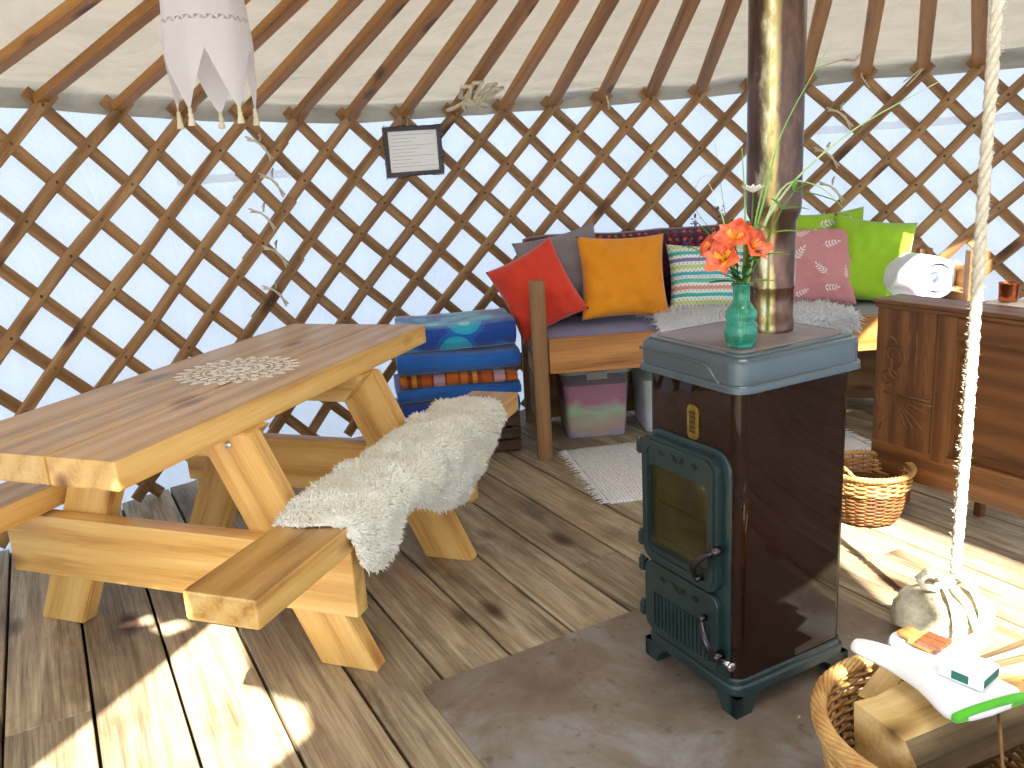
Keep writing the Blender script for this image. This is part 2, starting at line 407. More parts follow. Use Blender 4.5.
pb = [PQ(p, q).to_2d() for p, q in ((1.285, 1.36), (1.27, 1.78), (1.32, 1.95), (1.98, 2.22), (2.12, 2.45), (1.9, 2.56), (.95, 2.56), (1.0, 1.70), (1.12, 1.54))]
pc = [(1.50, 4.16), (1.62, 4.12), (1.80, 4.24), (2.35, 4.40), (2.3, 4.95), (1.86, 4.95), (1.74, 4.40)]
pd = [tu2(1.80, -2.03), tu2(1.885, -1.98), tu2(1.85, -1.92)]
pe = [tu2(1.82, -1.92), tu2(1.885, -1.86), tu2(1.86, -1.80), tu2(1.80, -1.84)]
def cut(bm, poly):
    n = len(poly); c2 = sum((V((p[0], p[1])) for p in poly), V((0, 0))) / n; planes = []
    for i in range(n):
        a, b = V((*poly[i], 0)), V((*poly[(i + 1) % n], 0)); nm = (b - a).cross(SUN).normalized()
        planes.append((a, nm))
    # split only the roof faces close to the hole, then drop the faces whose centre falls inside
    def local(m=.9):
        fs = []
        for f in bm.faces:
            c = f.calc_center_median(); g = c - SUN * (c.z / SUN.z)
            if (V((g.x, g.y)) - c2).length < m: fs.append(f)
        return fs
    for a, nm in planes:
        fs = local(); geom = list({v for f in fs for v in f.verts}) + list({e for f in fs for e in f.edges}) + fs
        bmesh.ops.bisect_plane(bm, geom=geom, plane_co=a, plane_no=nm)
    def inside(x, y):
        r_ = False
        for i in range(n):
            x1, y1 = poly[i]; x2, y2 = poly[(i + 1) % n]
            if (y1 > y) != (y2 > y) and x < (x2 - x1) * (y - y1) / (y2 - y1) + x1: r_ = not r_
        return r_
    dead = []
    for f in bm.faces:
        c = f.calc_center_median(); g = c - SUN * (c.z / SUN.z)
        if inside(g.x, g.y): dead.append(f)
    bmesh.ops.delete(bm, geom=dead, context='FACES')
for poly in (pa, pb, pc, pd, pe): cut(bm, [tuple(p) for p in poly])
o = finish('ceiling', bm, M['roofcanvas']); o['kind'] = 'structure'
# crown wheel with an unseen frosted dome, whitened for more top light
bm = bmesh.new()
CR = [APEX + V((RC * math.cos(a), RC * math.sin(a), -.09)) for a in [2 * PI * k / 40 for k in range(40)]]
tube(bm, CR, .045, 10, closed=True)
for k in range(4):
    a = k * PI / 4; d = V((math.cos(a), math.sin(a), 0)) * (RC + .02)
    tube(bm, [APEX - d + V((0, 0, -.07)), APEX + V((0, 0, .04)), APEX + d + V((0, 0, -.07))], .018, 8)
o = finish('trim_1', bm, M['pole']); o['kind'] = 'structure'
bm = bmesh.new(); lathe(bm, [(RC + .08, .0), (RC * .8, .09), (RC * .4, .15), (.001, .17)], 40, loc=APEX)
o = finish('unseen_frosted_dome', bm, canvas('frosted_dome_whitened', 'ffffff', 'fafaff', .97, 'ffffff')); o['kind'] = 'structure'

# ------------------------------------------------------------------ lattice wall, three panels
SLW = .048
def DZ(i): return .282 if i < 1 else (.262 if i > 6 else .282 - .02 * (i - 1) / 5)
def slat(parent, top_i, sgn, lo, hi, r):
    """sgn=+1: leans up to the right"""
    pts = []; n = 26; ext = .17
    full = 6.2
    for k in range(n + 1):
        s = -ext + (full + ext) * k / n; i = top_i - sgn * s
        if i < lo - .18 or i > hi + .18: continue
        z = jz(min(max(i, -7), 24)) - .035 - DZ(i) * s
        if z < .012: continue
        pts.append(cyl(i, z, r))
    if len(pts) < 4: return
    bm = bmesh.new(); rings = []
    for k, p in enumerate(pts):
        d = (pts[min(k + 1, len(pts) - 1)] - pts[max(k - 1, 0)]).normalized()
        nrm = (V((YC.x, YC.y, p.z)) - p).normalized(); sd = d.cross(nrm).normalized(); h = SLW / 2; t2 = .007
        rings.append([p + sd * a + nrm * b for a, b in ((-h, -t2), (h, -t2), (h, t2 * .6), (h * .75, t2), (-h * .75, t2), (-h, t2 * .6))])
    c0 = pts[len(pts) // 2]; X = (pts[-1] - pts[0]).normalized(); mw = frame(X, V((YC.x, YC.y, c0.z)) - c0, c0); inv = mw.inverted()
    rv = [[bm.verts.new(inv @ q) for q in rg] for rg in rings]
    for A, B in zip(rv, rv[1:]):
        for k in range(6): bm.faces.new((A[k], A[(k + 1) % 6], B[(k + 1) % 6], B[k]))
    bm.faces.new(rv[0][::-1]); bm.faces.new(rv[-1])
    if sgn > 0:      # leather knots where the slats cross
        s = 0.0
        while s < full:
            i = top_i - s; z = jz(min(max(i, -7), 24)) - .035 - DZ(i) * s
            if lo - .1 < i < hi + .1 and z > .03:
                p = cyl(i, z, r - .008); q = inv @ p
                g = bmesh.ops.create_uvsphere(bm, u_segments=6, v_segments=4, radius=.007)
                for v in g['verts']: v.co = V((v.co.x, v.co.y, v.co.z * .6)) + q
                for f in {f for v in g['verts'] for f in v.link_faces}: f.material_index = 1
            s += .5
    finish('slat', bm, [M['slat'], M['bark']], parent, False, Matrix.Translation(-parent.location) @ mw)
panels = [(-6.4, 3.55, 3.2, 'wooden lattice wall panel at the far left behind the picnic table', 0),
          (2.85, 14.9, 3.222, 'wooden lattice wall panel behind the day bed holding the framed notice', .35),
          (14.05, 24.0, 3.2, 'wooden lattice wall panel at the right behind the white duvet roll', 0)]
for lo, hi, r, lab, off in panels:
    mid = (lo + hi) / 2; pr = thing('lattice_panel', lab, 'lattice wall', cyl(mid, 0, r), 0, None)
    for sgn in (1, -1):
        rr = r if sgn > 0 else r + .015
        for i in range(-14, 32):
            slat(pr, i, sgn, lo, hi, rr)

# webbing band behind the lattice
for (a, b, z, lab) in ((-42.5, -31.5, 1.335, 'white webbing band across the canvas left of the framed notice'), (14.0, 31.0, 1.40, 'white webbing band across the canvas right of the stove pipe')):
    bm = bmesh.new(); prev = None
    for k in range(25):
        d = R(a + (b - a) * k / 24); zz = z + .01 * k / 24
        A = [bm.verts.new((YC.x + r_ * math.sin(d), YC.y + r_ * math.cos(d), zz + h_)) for r_, h_ in ((3.2495, -.018), (3.2495, .018), (3.2475, .018), (3.2475, -.018))]
        if prev:
            for q in range(4): bm.faces.new((prev[q], prev[(q + 1) % 4], A[(q + 1) % 4], A[q]))
        else: bm.faces.new(A)
        prev = A
    bm.faces.new(prev[::-1])
    tag(finish('webbing_band', bm, M['band']), lab, 'strap')

# ------------------------------------------------------------------ roof poles
ordn = ['first', 'second', 'third', 'fourth', 'fifth', 'sixth', 'seventh', 'eighth', 'ninth', 'tenth', 'eleventh', 'twelfth', 'thirteenth', 'fourteenth', 'fifteenth', 'sixteenth', 'seventeenth', 'eighteenth', 'nineteenth', 'twentieth']
near = {0: 'crossing the top left corner', 1: 'left of the hanging white cloth lantern', 2: 'behind the hanging white cloth lantern', 3: 'emerging right of the cloth lantern', 4: 'between the cloth lantern and the framed notice', 5: 'footed just left of the framed notice', 6: 'footed right above the framed notice', 7: 'with the white rope bundle tied to it', 8: 'just right of the rope bundle', 9: 'footed left of the knotted string tie', 10: 'with a white string knot at its foot', 11: 'above the dark crochet throw', 12: 'just left of the stove pipe', 13: 'passing behind the stove pipe', 14: 'just right of the stove pipe', 15: 'with a string looped around its foot at right', 16: 'above the green pillow at right', 17: 'just left of the hanging rope'}
for i in range(-5, 20):
    foot = cyl(i, jz(min(max(i, -6), 24)) - .012, 3.205)
    dirv = (APEX + V((0, 0, -.06)) - foot).normalized(); endp = foot + dirv * ((APEX - foot).length - RC)
    vis = i + 1
    if i == -1: nm = 'sloping past the top left corner above the table'
    elif i < -1: nm = 'outside the left of the view, number ' + str(-i) + ' beyond the corner'
    elif i in near: nm = near[i]
    elif i == 18: nm = 'just right of the hanging rope'
    else: nm = 'at the far right edge'
    if i < -1 : continue
    p = board('roof_pole', None, foot, endp, .058, .034, (V((foot.x - YC.x, foot.y - YC.y, 0)).cross(dirv)).cross(dirv) * -1, M['pole'], bev=.008)
    tag(p, 'brown wooden roof pole ' + nm, 'roof pole', 'roof poles radiating to the crown')

# ------------------------------------------------------------------ picnic table (local x = across, local y = along)
UC, TC = -1.72, 2.155
RZT = R(-20.5)
tb = thing('picnic_table', 'varnished pine picnic table with joined benches and a white lace motif on its top', 'table', TU(TC, UC), RZT)
LT = 1.594; z1 = .74; th = .072
bm = bmesh.new(); lay = bm.loops.layers.color.new('rnd')
xs = [(-.335, -.139), (-.135, .062), (.066, .27)]
for n_, (a, b) in enumerate(xs):
    nf = len(bm.faces); box(bm, (b - a, LT, th), ((a + b) / 2, 0, z1 - th / 2), bev=.006)
    for i, f in enumerate(bm.faces):
        if i >= nf:
            for lp in f.loops: lp[lay] = (.13 + .31 * n_,) * 3 + (1,)
# grain runs along local y, so store the mesh turned by 90 degrees
bm.normal_update()
for f in bm.faces: f.material_index = 1 if f.normal.z > .75 else 0
rot = Matrix.Rotation(R(-90), 4, 'Z')
for v_ in bm.verts: v_.co = rot @ v_.co
top = finish('tabletop', bm, [M['pine'], M['pine_top']], tb, False, Matrix.Rotation(R(90), 4, 'Z'))
# lace motif stencilled on the top
bm = bmesh.new(); mc = V((-.02, .02, 0)); zz = z1 + .0008
def flat(bm, pts):
    try: bm.faces.new([bm.verts.new(p) for p in pts])
    except ValueError: pass
def petal(bm, c, a, r0, r1, wd, z):
    """pointed petal pointing outwards at angle a"""
    out = []; n = 8; ca, sa = math.cos(a), math.sin(a)
    L = [(r0 + (r1 - r0) * k / n, 1.35 * wd * math.sin(PI * k / n) ** .7) for k in range(n + 1)]
    for r_, h_ in L: out.append((r_, h_))
    for r_, h_ in L[-2:0:-1]: out.append((r_, -h_))
    flat(bm, [V((c.x + r_ * ca - h_ * sa, c.y + r_ * sa + h_ * ca, z)) for r_, h_ in out])
def arc(bm, c, r0, r1, a0, a1, z, n=7):
    A = [V((c.x + r0 * math.cos(a0 + (a1 - a0) * k / n), c.y + r0 * math.sin(a0 + (a1 - a0) * k / n), z)) for k in range(n + 1)]
    B = [V((c.x + r1 * math.cos(a0 + (a1 - a0) * k / n), c.y + r1 * math.sin(a0 + (a1 - a0) * k / n), z)) for k in range(n, -1, -1)]
    flat(bm, A + B)
for k in range(12):
    a = k * PI / 6; petal(bm, mc, a, .012, .048, .007, zz)
    arc(bm, mc, .052, .060, a - .22, a + .22, zz)
    petal(bm, mc, a + PI / 12, .062, .098, .0085, zz); petal(bm, mc, a, .064, .088, .006, zz)
for k in range(24):
    a = k * PI / 12; arc(bm, mc, .101, .109, a - .11, a + .11, zz); petal(bm, mc, a, .112, .142, .0095, zz)
    cc = V((mc.x + .151 * math.cos(a + PI / 24), mc.y + .151 * math.sin(a + PI / 24), 0))
    arc(bm, cc, .008, .014, a - 2.2, a + 2.4, zz); arc(bm, V((mc.x + .168 * math.cos(a), mc.y + .168 * math.sin(a), 0)), .007, .013, a + .8, a + 5.2, zz)
    petal(bm, mc, a + PI / 24, .164, .196, .008, zz); arc(bm, cc, .0, .005, 0, 6.2, zz)
motif = finish('lace_motif', bm, plain('white_stencil_paint', 'fffbf0', .6), top, False, Matrix.Rotation(R(-90), 4, 'Z'))
motif['label'] = 'white painted lace medallion'
def bt(*p): return V((p[0], p[1], p[2]))
for s in (-1, 1):                       # near frame s=-1, far frame s=+1
    yl = s * .3425                       # leg centre
    for e in (-1, 1):
        f0 = V((e * .522, yl, 0)); f1 = V((e * .205, yl, z1 - th))     # centre line foot -> top
        k = (f1.x - f0.x) / (z1 - th); d = (f1 - f0).normalized(); L = (f1 - f0).length
        bm = bmesh.new(); hw = .0885
        prism(bm, [(f0.x - hw, 0), (f0.x + hw, 0), (f1.x + hw, z1 - th), (f1.x - hw, z1 - th)] , -.0275, .0275)
        mwl = Matrix(((1, 0, 0, 0), (0, 0, -1, yl), (0, 1, 0, 0), (0, 0, 0, 1)))
        for v_ in bm.verts: v_.co = mwl @ v_.co
        fr = frame(d, (0, 1, 0), (f0 + f1) / 2); inv = fr.inverted()
        for v_ in bm.verts: v_.co = inv @ v_.co
        bmesh.ops.recalc_face_normals(bm, faces=bm.faces); bmesh.ops.bevel(bm, geom=list(bm.edges), offset=.004, segments=2, affect='EDGES')
        lg = finish('leg', bm, M['pine'], tb, False, fr)
        bm = bmesh.new(); yb = s * .372
        for q_ in (.07,):
            r_ = bmesh.ops.create_uvsphere(bm, u_segments=10, v_segments=6, radius=.011)
            for v_ in r_['verts']: v_.co = inv @ V((f1.x + e * .02 + v_.co.x, yb + v_.co.y * .5, z1 - th - .035 + v_.co.z))
        finish('bolt', bm, M['zinc'], lg)
    # bench bearer outboard of the legs
    board('bearer', tb, (-.605, s * .3975, .292), (.605, s * .3975, .292), .193, .055, (0, 1, 0), M['pine'], bev=.004)
    # cleat under the top, inboard of the legs
    bm = bmesh.new(); prism(bm, [(-.29, z1 - th), (-.20, z1 - th - .095), (.20, z1 - th - .095), (.29, z1 - th)], -.025, .025)
    mwl = Matrix(((0, 0, -1, 0), (1, 0, 0, 0), (0, 1, 0, 0), (0, 0, 0, 1)))
    mwl = Matrix(((1, 0, 0, 0), (0, 0, -1, s * .2895), (0, 1, 0, 0), (0, 0, 0, 1)))
    for v_ in bm.verts: v_.co = mwl @ v_.co
    fr = Matrix.Translation((0, s * .2895, .62))
    for v_ in bm.verts: v_.co = fr.inverted() @ v_.co
    bmesh.ops.recalc_face_normals(bm, faces=bm.faces); finish('cleat', bm, M['pine'], tb, False, fr)
for e, wd in ((-1, .19), (1, .192)):
    board('bench_plank', tb, (e * .529, -.8355, .4335), (e * .529, .8355, .4335), wd, .072, (0, 0, 1), M['pine'], bev=.007, top=M['bench_top'])

# ------------------------------------------------------------------ sheepskin on the near bench
sk = thing('sheepskin', 'cream sheepskin draped over the bench of the picnic table', 'sheepskin', TU(2.3, -1.19, .47), RZT)
def bench_drape(a, lift=.005):
    """a: distance across from the bench centre line -> (x, z, normal angle) relative to the bench top"""
    h = .096; r_ = .03
    s_ = 1 if a >= 0 else -1; a = abs(a)
    if a < h - r_: return s_ * a, lift, 0
    q = a - (h - r_)
    if q < (r_ + lift) * PI / 2:
        t_ = q / (r_ + lift); return s_ * (h - r_ + (r_ + lift) * math.sin(t_)), -r_ + (r_ + lift) * math.cos(t_), s_ * t_
    q -= (r_ + lift) * PI / 2
    return s_ * (h + lift + q * .06), -r_ - q, s_ * PI / 2
def interp(tab, x):
    for (x0_, y0_), (x1_, y1_) in zip(tab, tab[1:]):
        if x <= x1_: return y0_ + (y1_ - y0_) * max(0, (x - x0_)) / (x1_ - x0_)
    return tab[-1][1]
#   b = along (from t=1.69 to 2.9);  left and right limits of the pelt across
RGT = [(0, -.02), (.03, .10), (.06, .215), (.12, .25), (.20, .235), (.27, .155), (.36, .165), (.52, .25), (.68, .285), (.78, .25), (.92, .20), (1.05, .14), (1.13, .03)]
LFT = [(0, -.09), (.04, -.135), (.15, -.15), (.4, -.135), (.6, -.14), (.8, -.16), (1.0, -.13), (1.13, -.02)]
bm = bmesh.new(); NB, NX = 60, 30; g = []; smp = []
for i in range(NB + 1):
    b = 1.13 * i / NB; l_, r_ = interp(LFT, b), interp(RGT, b); row = []
    for j in range(NX + 1):
        a = l_ + (r_ - l_) * j / NX; x, z, an = bench_drape(a)
        edge = min(j, NX - j, i * .6, (NB - i) * .6) / 4; puff = .026 * min(1, edge) ** .6 + .024 * fbm((b * 13, a * 13, 4)) * min(1, edge)
        n_ = V((math.sin(an), 0, math.cos(an)))
        p = V((x, 1.665 + b * 1.02 - 2.3, z)) + n_ * puff; row.append((bm.verts.new(p), n_, p))
    g.append(row)
for i in range(NB):
    for j in range(NX):
        q = (g[i][j], g[i + 1][j], g[i + 1][j + 1], g[i][j + 1])
        f = bm.faces.new([w_[0] for w_ in q]); f.smooth = True
        A = (q[1][2] - q[0][2]).cross(q[3][2] - q[0][2]).length
        k = A * 60000; k = int(k) + (random.random() < k % 1)
        for _ in range(k):
            s1, s2 = random.random(), random.random()
            p = q[0][2].lerp(q[1][2], s1).lerp(q[3][2].lerp(q[2][2], s1), s2)
            smp.append((p, (q[0][1] + q[2][1]).normalized()))
pelt_bm = bm
finish('pelt', pelt_bm, M['wool'], sk, True)
bm = bmesh.new(); tufts(bm, smp, .02, .0042, .6)
ff = finish('fleece', bm, M['wool'], sk, True); ff['kind'] = 'stuff'

# ------------------------------------------------------------------ hearth plate
bm = bmesh.new(); prism(bm, roundrect(1.24, 1.28, .02), 0, .006)
hp = finish('hearth_plate', bm, M['steel']); hp.location = PQ(1.868 - .64, .686 + .62, .0005); hp.rotation_euler = (0, 0, R(28.4))
tag(hp, 'rust-stained grey steel hearth sheet lying on the boards under the stove', 'hearth plate')

# ------------------------------------------------------------------ stove (local x = q, local y = p); origin at front-left corner of the base
HP = .0065
st = thing('wood_stove', 'tall brown enamelled wood stove with green cast iron doors on the hearth plate', 'stove', PQ(1.33, 1.28, HP), R(28.4))
SX, SY = .36, .325      # depth across q, door side along p
def rr_slab(bm, x0_, x1_, y0_, y1_, r_, z0_, z1_, mi=0, bev=0): prism(bm, roundrect(x1_ - x0_, y1_ - y0_, r_, 6, (x0_ + x1_) / 2, (y0_ + y1_) / 2), z0_, z1_, mi=mi, bev=bev)
bm = bmesh.new(); rr_slab(bm, 0, SX, 0, SY, .028, .075, .81); finish('body', bm, M['enamel_brown'], st, 'auto')
bm = bmesh.new(); rr_slab(bm, -.012, SX + .012, -.012, SY + .012, .036, .05, .078, bev=.008); rr_slab(bm, -.006, SX + .006, -.006, SY + .006, .034, .078, .092, bev=.005)
base = finish('base', bm, M['castgreen'], st, 'auto')
for cx_, cy_ in ((0, 0), (1, 0), (0, 1), (1, 1)):
    bm = bmesh.new(); fx = -.012 if cx_ == 0 else SX + .012; fy = -.012 if cy_ == 0 else SY + .012
    dx = 1 if cx_ == 0 else -1; dy = 1 if cy_ == 0 else -1
    n = 6
    for (w_, zt_) in ((.085, .052),):
        prof = [(0, 0), (.05, 0), (.056, .02), (.068, .038), (.092, .052), (0, .052)]
        # two curved aprons meeting at the corner
        A = [bm.verts.new((fx + dx * u_, fy, z_)) for u_, z_ in prof]; B = [bm.verts.new((fx + dx * u_, fy + dy * .02, z_)) for u_, z_ in prof]
        bm.faces.new(A); bm.faces.new(B[::-1])
        for i in range(len(prof)): bm.faces.new((A[i], A[(i + 1) % len(prof)], B[(i + 1) % len(prof)], B[i]))
        A = [bm.verts.new((fx, fy + dy * u_, z_)) for u_, z_ in prof]; B = [bm.verts.new((fx + dx * .02, fy + dy * u_, z_)) for u_, z_ in prof]
        bm.faces.new(A); bm.faces.new(B[::-1])
        for i in range(len(prof)): bm.faces.new((A[i], A[(i + 1) % len(prof)], B[(i + 1) % len(prof)], B[i]))
    box(bm, (.05, .05, .052), (fx + dx * .027, fy + dy * .027, .026), bev=.006)
    finish('foot', bm, M['castgreen'], st)
# lid
bm = bmesh.new(); o_ = .018
rr_slab(bm, -o_ - .006, SX + o_ + .006, -o_ - .006, SY + o_ + .006, .042, .806, .824, bev=.007)
rr_slab(bm, -o_, SX + o_, -o_, SY + o_, .04, .824, .884, bev=.016)
rr_slab(bm, -.004, SX + .004, -.004, SY + .004, .03, .884, .888, bev=.002)
lid = finish('lid', bm, M['lid'], st, 'auto')
bm = bmesh.new(); rr_slab(bm, .014, SX - .014, .014, SY - .014, .02, .8882, .8905, bev=.001); pl = finish('lid_plate', bm, M['lidtop'], lid, 'auto'); pl['label'] = 'scorched mauve-grey inset plate'
bm = bmesh.new()   # raised scroll line on the door side of the lid
pts = [(-o_ - .001, SY * (1 - k / 20) , .860) for k in range(0, 15)] + [(-o_ - .001, SY * (.30 - .035 * k), .860 - .038 * (1 - math.cos(PI * k / 5)) / 2) for k in range(1, 6)]
tube(bm, pts, .004, 6); finish('lid_bead', bm, M['lid'], lid)
# doors on the face x = 0 (towards -x).  face frame map: u along +y (from the near corner), z up
def face(bm, poly, d0, d1, mi=0, bev=0):
    """polygon in (y,z) extruded from x=-d0 to x=-d1"""
    mw = Matrix(((0, 0, -1, 0), (1, 0, 0, 0), (0, 1, 0, 0), (0, 0, 0, 1)))
    prism(bm, poly, d0, d1, mw, mi, bev)
DY0, DY1 = .020, SY - .010; yc = (DY0 + DY1) / 2; wd = DY1 - DY0
bm = bmesh.new(); face(bm, roundrect(wd, .575, .05, 8, yc, .085 + .2875, (0, 1, 0, 0) if False else (1, 1, .2, .2)), 0, .008, bev=.003); df = finish('door_frame', bm, M['castgreen'], st, 'auto')
# upper door
uz0, uz1 = .305, .645; yl, yh = DY0 + .022, DY1 + .004; yc2 = (yl + yh) / 2; wd2 = yh - yl
def ring_face(bm, outer, inner, d0, d1, mi=0):
    mw = lambda y, z, d: V((-d, y, z))
    n = len(outer); Of = [bm.verts.new(mw(y, z, d1)) for y, z in outer]; Ob = [bm.verts.new(mw(y, z, d0)) for y, z in outer]
    If = [bm.verts.new(mw(y, z, d1)) for y, z in inner]; Ib = [bm.verts.new(mw(y, z, d0)) for y, z in inner]
    for i in range(n):
        j = (i + 1) % n
        for q in ((Of[i], Of[j], If[j], If[i]), (Of[i], Of[j], Ob[j], Ob[i]), (If[i], If[j], Ib[j], Ib[i])):
            f = bm.faces.new(q); f.material_index = mi
gz0, gz1 = .345, .570; gy0, gy1 = yl + .035, yh - .022
bm = bmesh.new(); ring_face(bm, roundrect(wd2, uz1 - uz0, .035, 7, yc2, (uz0 + uz1) / 2), roundrect(gy1 - gy0, gz1 - gz0, .022, 7, (gy0 + gy1) / 2, (gz0 + gz1) / 2), .008, .026)
ring_face(bm, roundrect(wd2 - .02, uz1 - uz0 - .02, .03, 7, yc2, (uz0 + uz1) / 2), roundrect(wd2 - .05, uz1 - uz0 - .05, .024, 7, yc2, (uz0 + uz1) / 2), .02, .030)
def vents(bm, z, s=1.0):
    ym = yc2
    for dy, kind in ((-.062, 0), (0, 1), (.062, 0)):
        if kind == 0: face(bm, [(ym + dy - .014, z + .002), (ym + dy - .004, z - .007), (ym + dy + .014, z + .001), (ym + dy + .004, z + .009)], .0262, .0268, 1)
        else:
            face(bm, [(ym - .024, z - .004), (ym - .006, z - .008), (ym - .012, z + .008), (ym - .022, z + .010)], .0262, .0268, 1)
            face(bm, [(ym - .002, z - .012), (ym + .016, z - .004), (ym + .024, z + .012), (ym + .004, z + .004)], .0262, .0268, 1)
bmesh.ops.recalc_face_normals(bm, faces=bm.faces); vents(bm, .606)
ud = finish('fire_door', bm, [M['castgreen'], M['black']], st)
bm = bmesh.new(); face(bm, roundrect(gy1 - gy0 + .01, gz1 - gz0 + .01, .022, 7, (gy0 + gy1) / 2, (gz0 + gz1) / 2), .006, .014); gl = finish('glass', bm, M['sootglass'], ud); gl['label'] = 'sooty yellow-brown glass'
def handle(name, parent, ya, za, yb, zb, bulge):
    bm = bmesh.new(); pts = []
    for k in range(13):
        f = k / 12; y = ya + (yb - ya) * f; z = za + (zb - za) * f
        off = math.sin(PI * f) * bulge; pts.append(V((-.040 - .018 * math.sin(PI * f), y + off, z)))
    tube(bm, pts, [.0055 + .0035 * math.sin(PI * k / 12) for k in range(13)], 8)
    tube(bm, [(-.02, ya, za), (-.046, ya, za)], .012, 10); tube(bm, [(-.026, yb, zb), (-.046, yb, zb)], .008, 8)
    h = finish(name, bm, M['darkmetal'], parent, True); return h
handle('handle', ud, DY0 + .018, .425, DY0 + .075, .335, .018)
# ash door
az0, az1 = .100, .298
bm = bmesh.new(); face(bm, roundrect(wd2, az1 - az0, .03, 7, yc2, (az0 + az1) / 2), .008, .024, bev=.003)
for k in range(15):
    y = yl + .03 + k * (wd2 - .07) / 14; face(bm, [(y - .003, az0 + .02), (y + .003, az0 + .02), (y + .003, az0 + .115), (y - .003, az0 + .115)], .023, .028)
vents(bm, az1 - .035)
ad = finish('ash_door', bm, [M['castgreen'], M['black']], st)
handle('handle', ad, DY0 + .012, .155, DY0 + .060, .235, -.012)
bm = bmesh.new(); tube(bm, [(-.030, DY0 - .004, .152), (-.030, DY0 - .030, .150)], .0085, 10); tube(bm, [(-.030, DY0 - .030, .150), (-.030, DY0 - .036, .150)], .011, 10); finish('latch_pin', bm, M['chrome'], ad, True)
for z in (.60, .345, .27, .14):
    bm = bmesh.new(); box(bm, (.02, .022, .034), (-.012, SY + .012, z), bev=.004); tube(bm, [(-.014, SY + .016, z - .02), (-.014, SY + .016, z + .024)], .006, 8); finish('hinge', bm, M['castgreen'], st)
# badge
bm = bmesh.new(); by, bz = SY * .46, .705
poly = roundrect(.042, .084, .013, 5, by, bz); poly = [(by + (y - by) * (1.08 - .18 * abs(z - bz) / .037), z) for y, z in poly]
face(bm, poly, 0, .005, 0, bev=.0015)
for k in range(5): face(bm, [(by - .010, bz - .026 + k * .012), (by + .010, bz - .026 + k * .012), (by + .010 - .004 * (k % 2), bz - .021 + k * .012), (by - .010 + .003 * (k % 3), bz - .021 + k * .012)], .005, .0062, 1)
for k in range(3): face(bm, [(by - .008 + k * .007, bz - .022), (by - .005 + k * .007, bz - .022), (by - .005 + k * .007, bz + .022), (by - .008 + k * .007, bz + .022)], .005, .0060, 1)
bd = finish('badge', bm, [M['brass'], M['brassdark']], st); bd['label'] = 'embossed brass maker badge'

# flue pipe
LIDZ = HP + .8905
fx_ = PQ(1.33 + .150, 1.28 + .246)
bm = bmesh.new()
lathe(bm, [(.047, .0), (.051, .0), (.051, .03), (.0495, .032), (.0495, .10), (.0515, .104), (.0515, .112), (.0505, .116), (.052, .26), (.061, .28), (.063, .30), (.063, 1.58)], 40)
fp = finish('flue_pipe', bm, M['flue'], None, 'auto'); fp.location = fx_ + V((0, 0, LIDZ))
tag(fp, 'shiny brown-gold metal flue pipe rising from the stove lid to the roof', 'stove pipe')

# ------------------------------------------------------------------ vase and flowers
VX = PQ(1.33 + .062, 1.28 + .062) + V((0, 0, LIDZ + .0005))
t = NT('teal_glass'); t.base('58dcc4'); t.set(Roughness=.05, IOR=1.4, Transmission_Weight=.85, Coat_Weight=.5); M['teal'] = t.m
bm = bmesh.new()
prof = [(.001, .0), (.026, .0), (.031, .006), (.036, .022), (.0375, .040), (.033, .056), (.0315, .060), (.035, .068), (.0345, .080), (.026, .092), (.020, .100), (.0185, .108), (.0185, .132), (.022, .138), (.0225, .143),
        (.0195, .143), (.0165, .134), (.0162, .108), (.023, .092), (.031, .079), (.029, .060), (.0345, .040), (.031, .014), (.001, .008)]
lathe(bm, prof, 40, flut=lambda a, z: .035 * math.sin(a * 10 + z * 90) if .01 < z < .055 else 0)
vs_ = finish('vase', bm, M['teal'], None, True); vs_.location = VX
tag(vs_, 'small teal green moulded glass vase on the stove lid', 'vase')
M['stem'] = plain('green_stem', '4f7a2a', .5); M['leaf'] = plain('fresh_leaf', '7cb53a', .45, 0, 0, 20, '5f9a2e'); M['leafdark'] = plain('dark_leaf', '3f6e30', .45, 0, 0, 20, '2f5a28')
M['grass'] = plain('grass_blade', '8fc26a', .5, 0, 0, 8, '6aa34c'); M['paleblade'] = plain('pale_grass', 'd2deb0', .6, 0, 0, 8, 'a8c880')
M['petal'] = plain('orange_petal', 'f07a4c', .5, 0, 0, 55, 'c8361c'); M['petaly'] = plain('yellow_petal', 'f8c23a', .5, 0, 0, 30, 'f09a30'); M['petalw'] = plain('white_petal', 'fafafa', .6); M['petalv'] = plain('violet_petal', '6a3a8e', .6, 0, 0, 40, '4a2468')
def leaf(bm, p0, d, L, wd, up=(0, 0, 1), droop=.25, mi=0, n=7, twist=0):
    d = V(d).normalized(); sd = d.cross(V(up)); sd = sd.normalized() if sd.length > .05 else d.orthogonal().normalized(); nm = sd.cross(d)
    prev = None
    for k in range(n + 1):
        f = k / n; c = V(p0) + d * L * f - V((0, 0, 1)) * droop * L * f * f; h = wd * math.sin(PI * min(1, f * .93 + .07)) ** .75 * .5
        cur = [bm.verts.new(c - sd * h + nm * h * .25), bm.verts.new(c), bm.verts.new(c + sd * h + nm * h * .25)]
        if prev:
            for a in (0, 1):
                fc = bm.faces.new((prev[a], prev[a + 1], cur[a + 1], cur[a])); fc.smooth = True; fc.material_index = mi
        prev = cur
def curve3(a, b, bend, n=10): return [V(a).lerp(V(b), k / n) + V(bend) * math.sin(PI * k / n) for k in range(n + 1)]
camr = V((0, 0, CAMH)) - VX; camr.z = 0; camr.normalize(); rgt = V((0, 0, 1)).cross(camr).normalized() * 1.0     # rgt points to picture right
def BL(r_, f_, z_): return rgt * r_ + camr * f_ + V((0, 0, z_))       # bouquet-local: right, towards viewer, up (m)
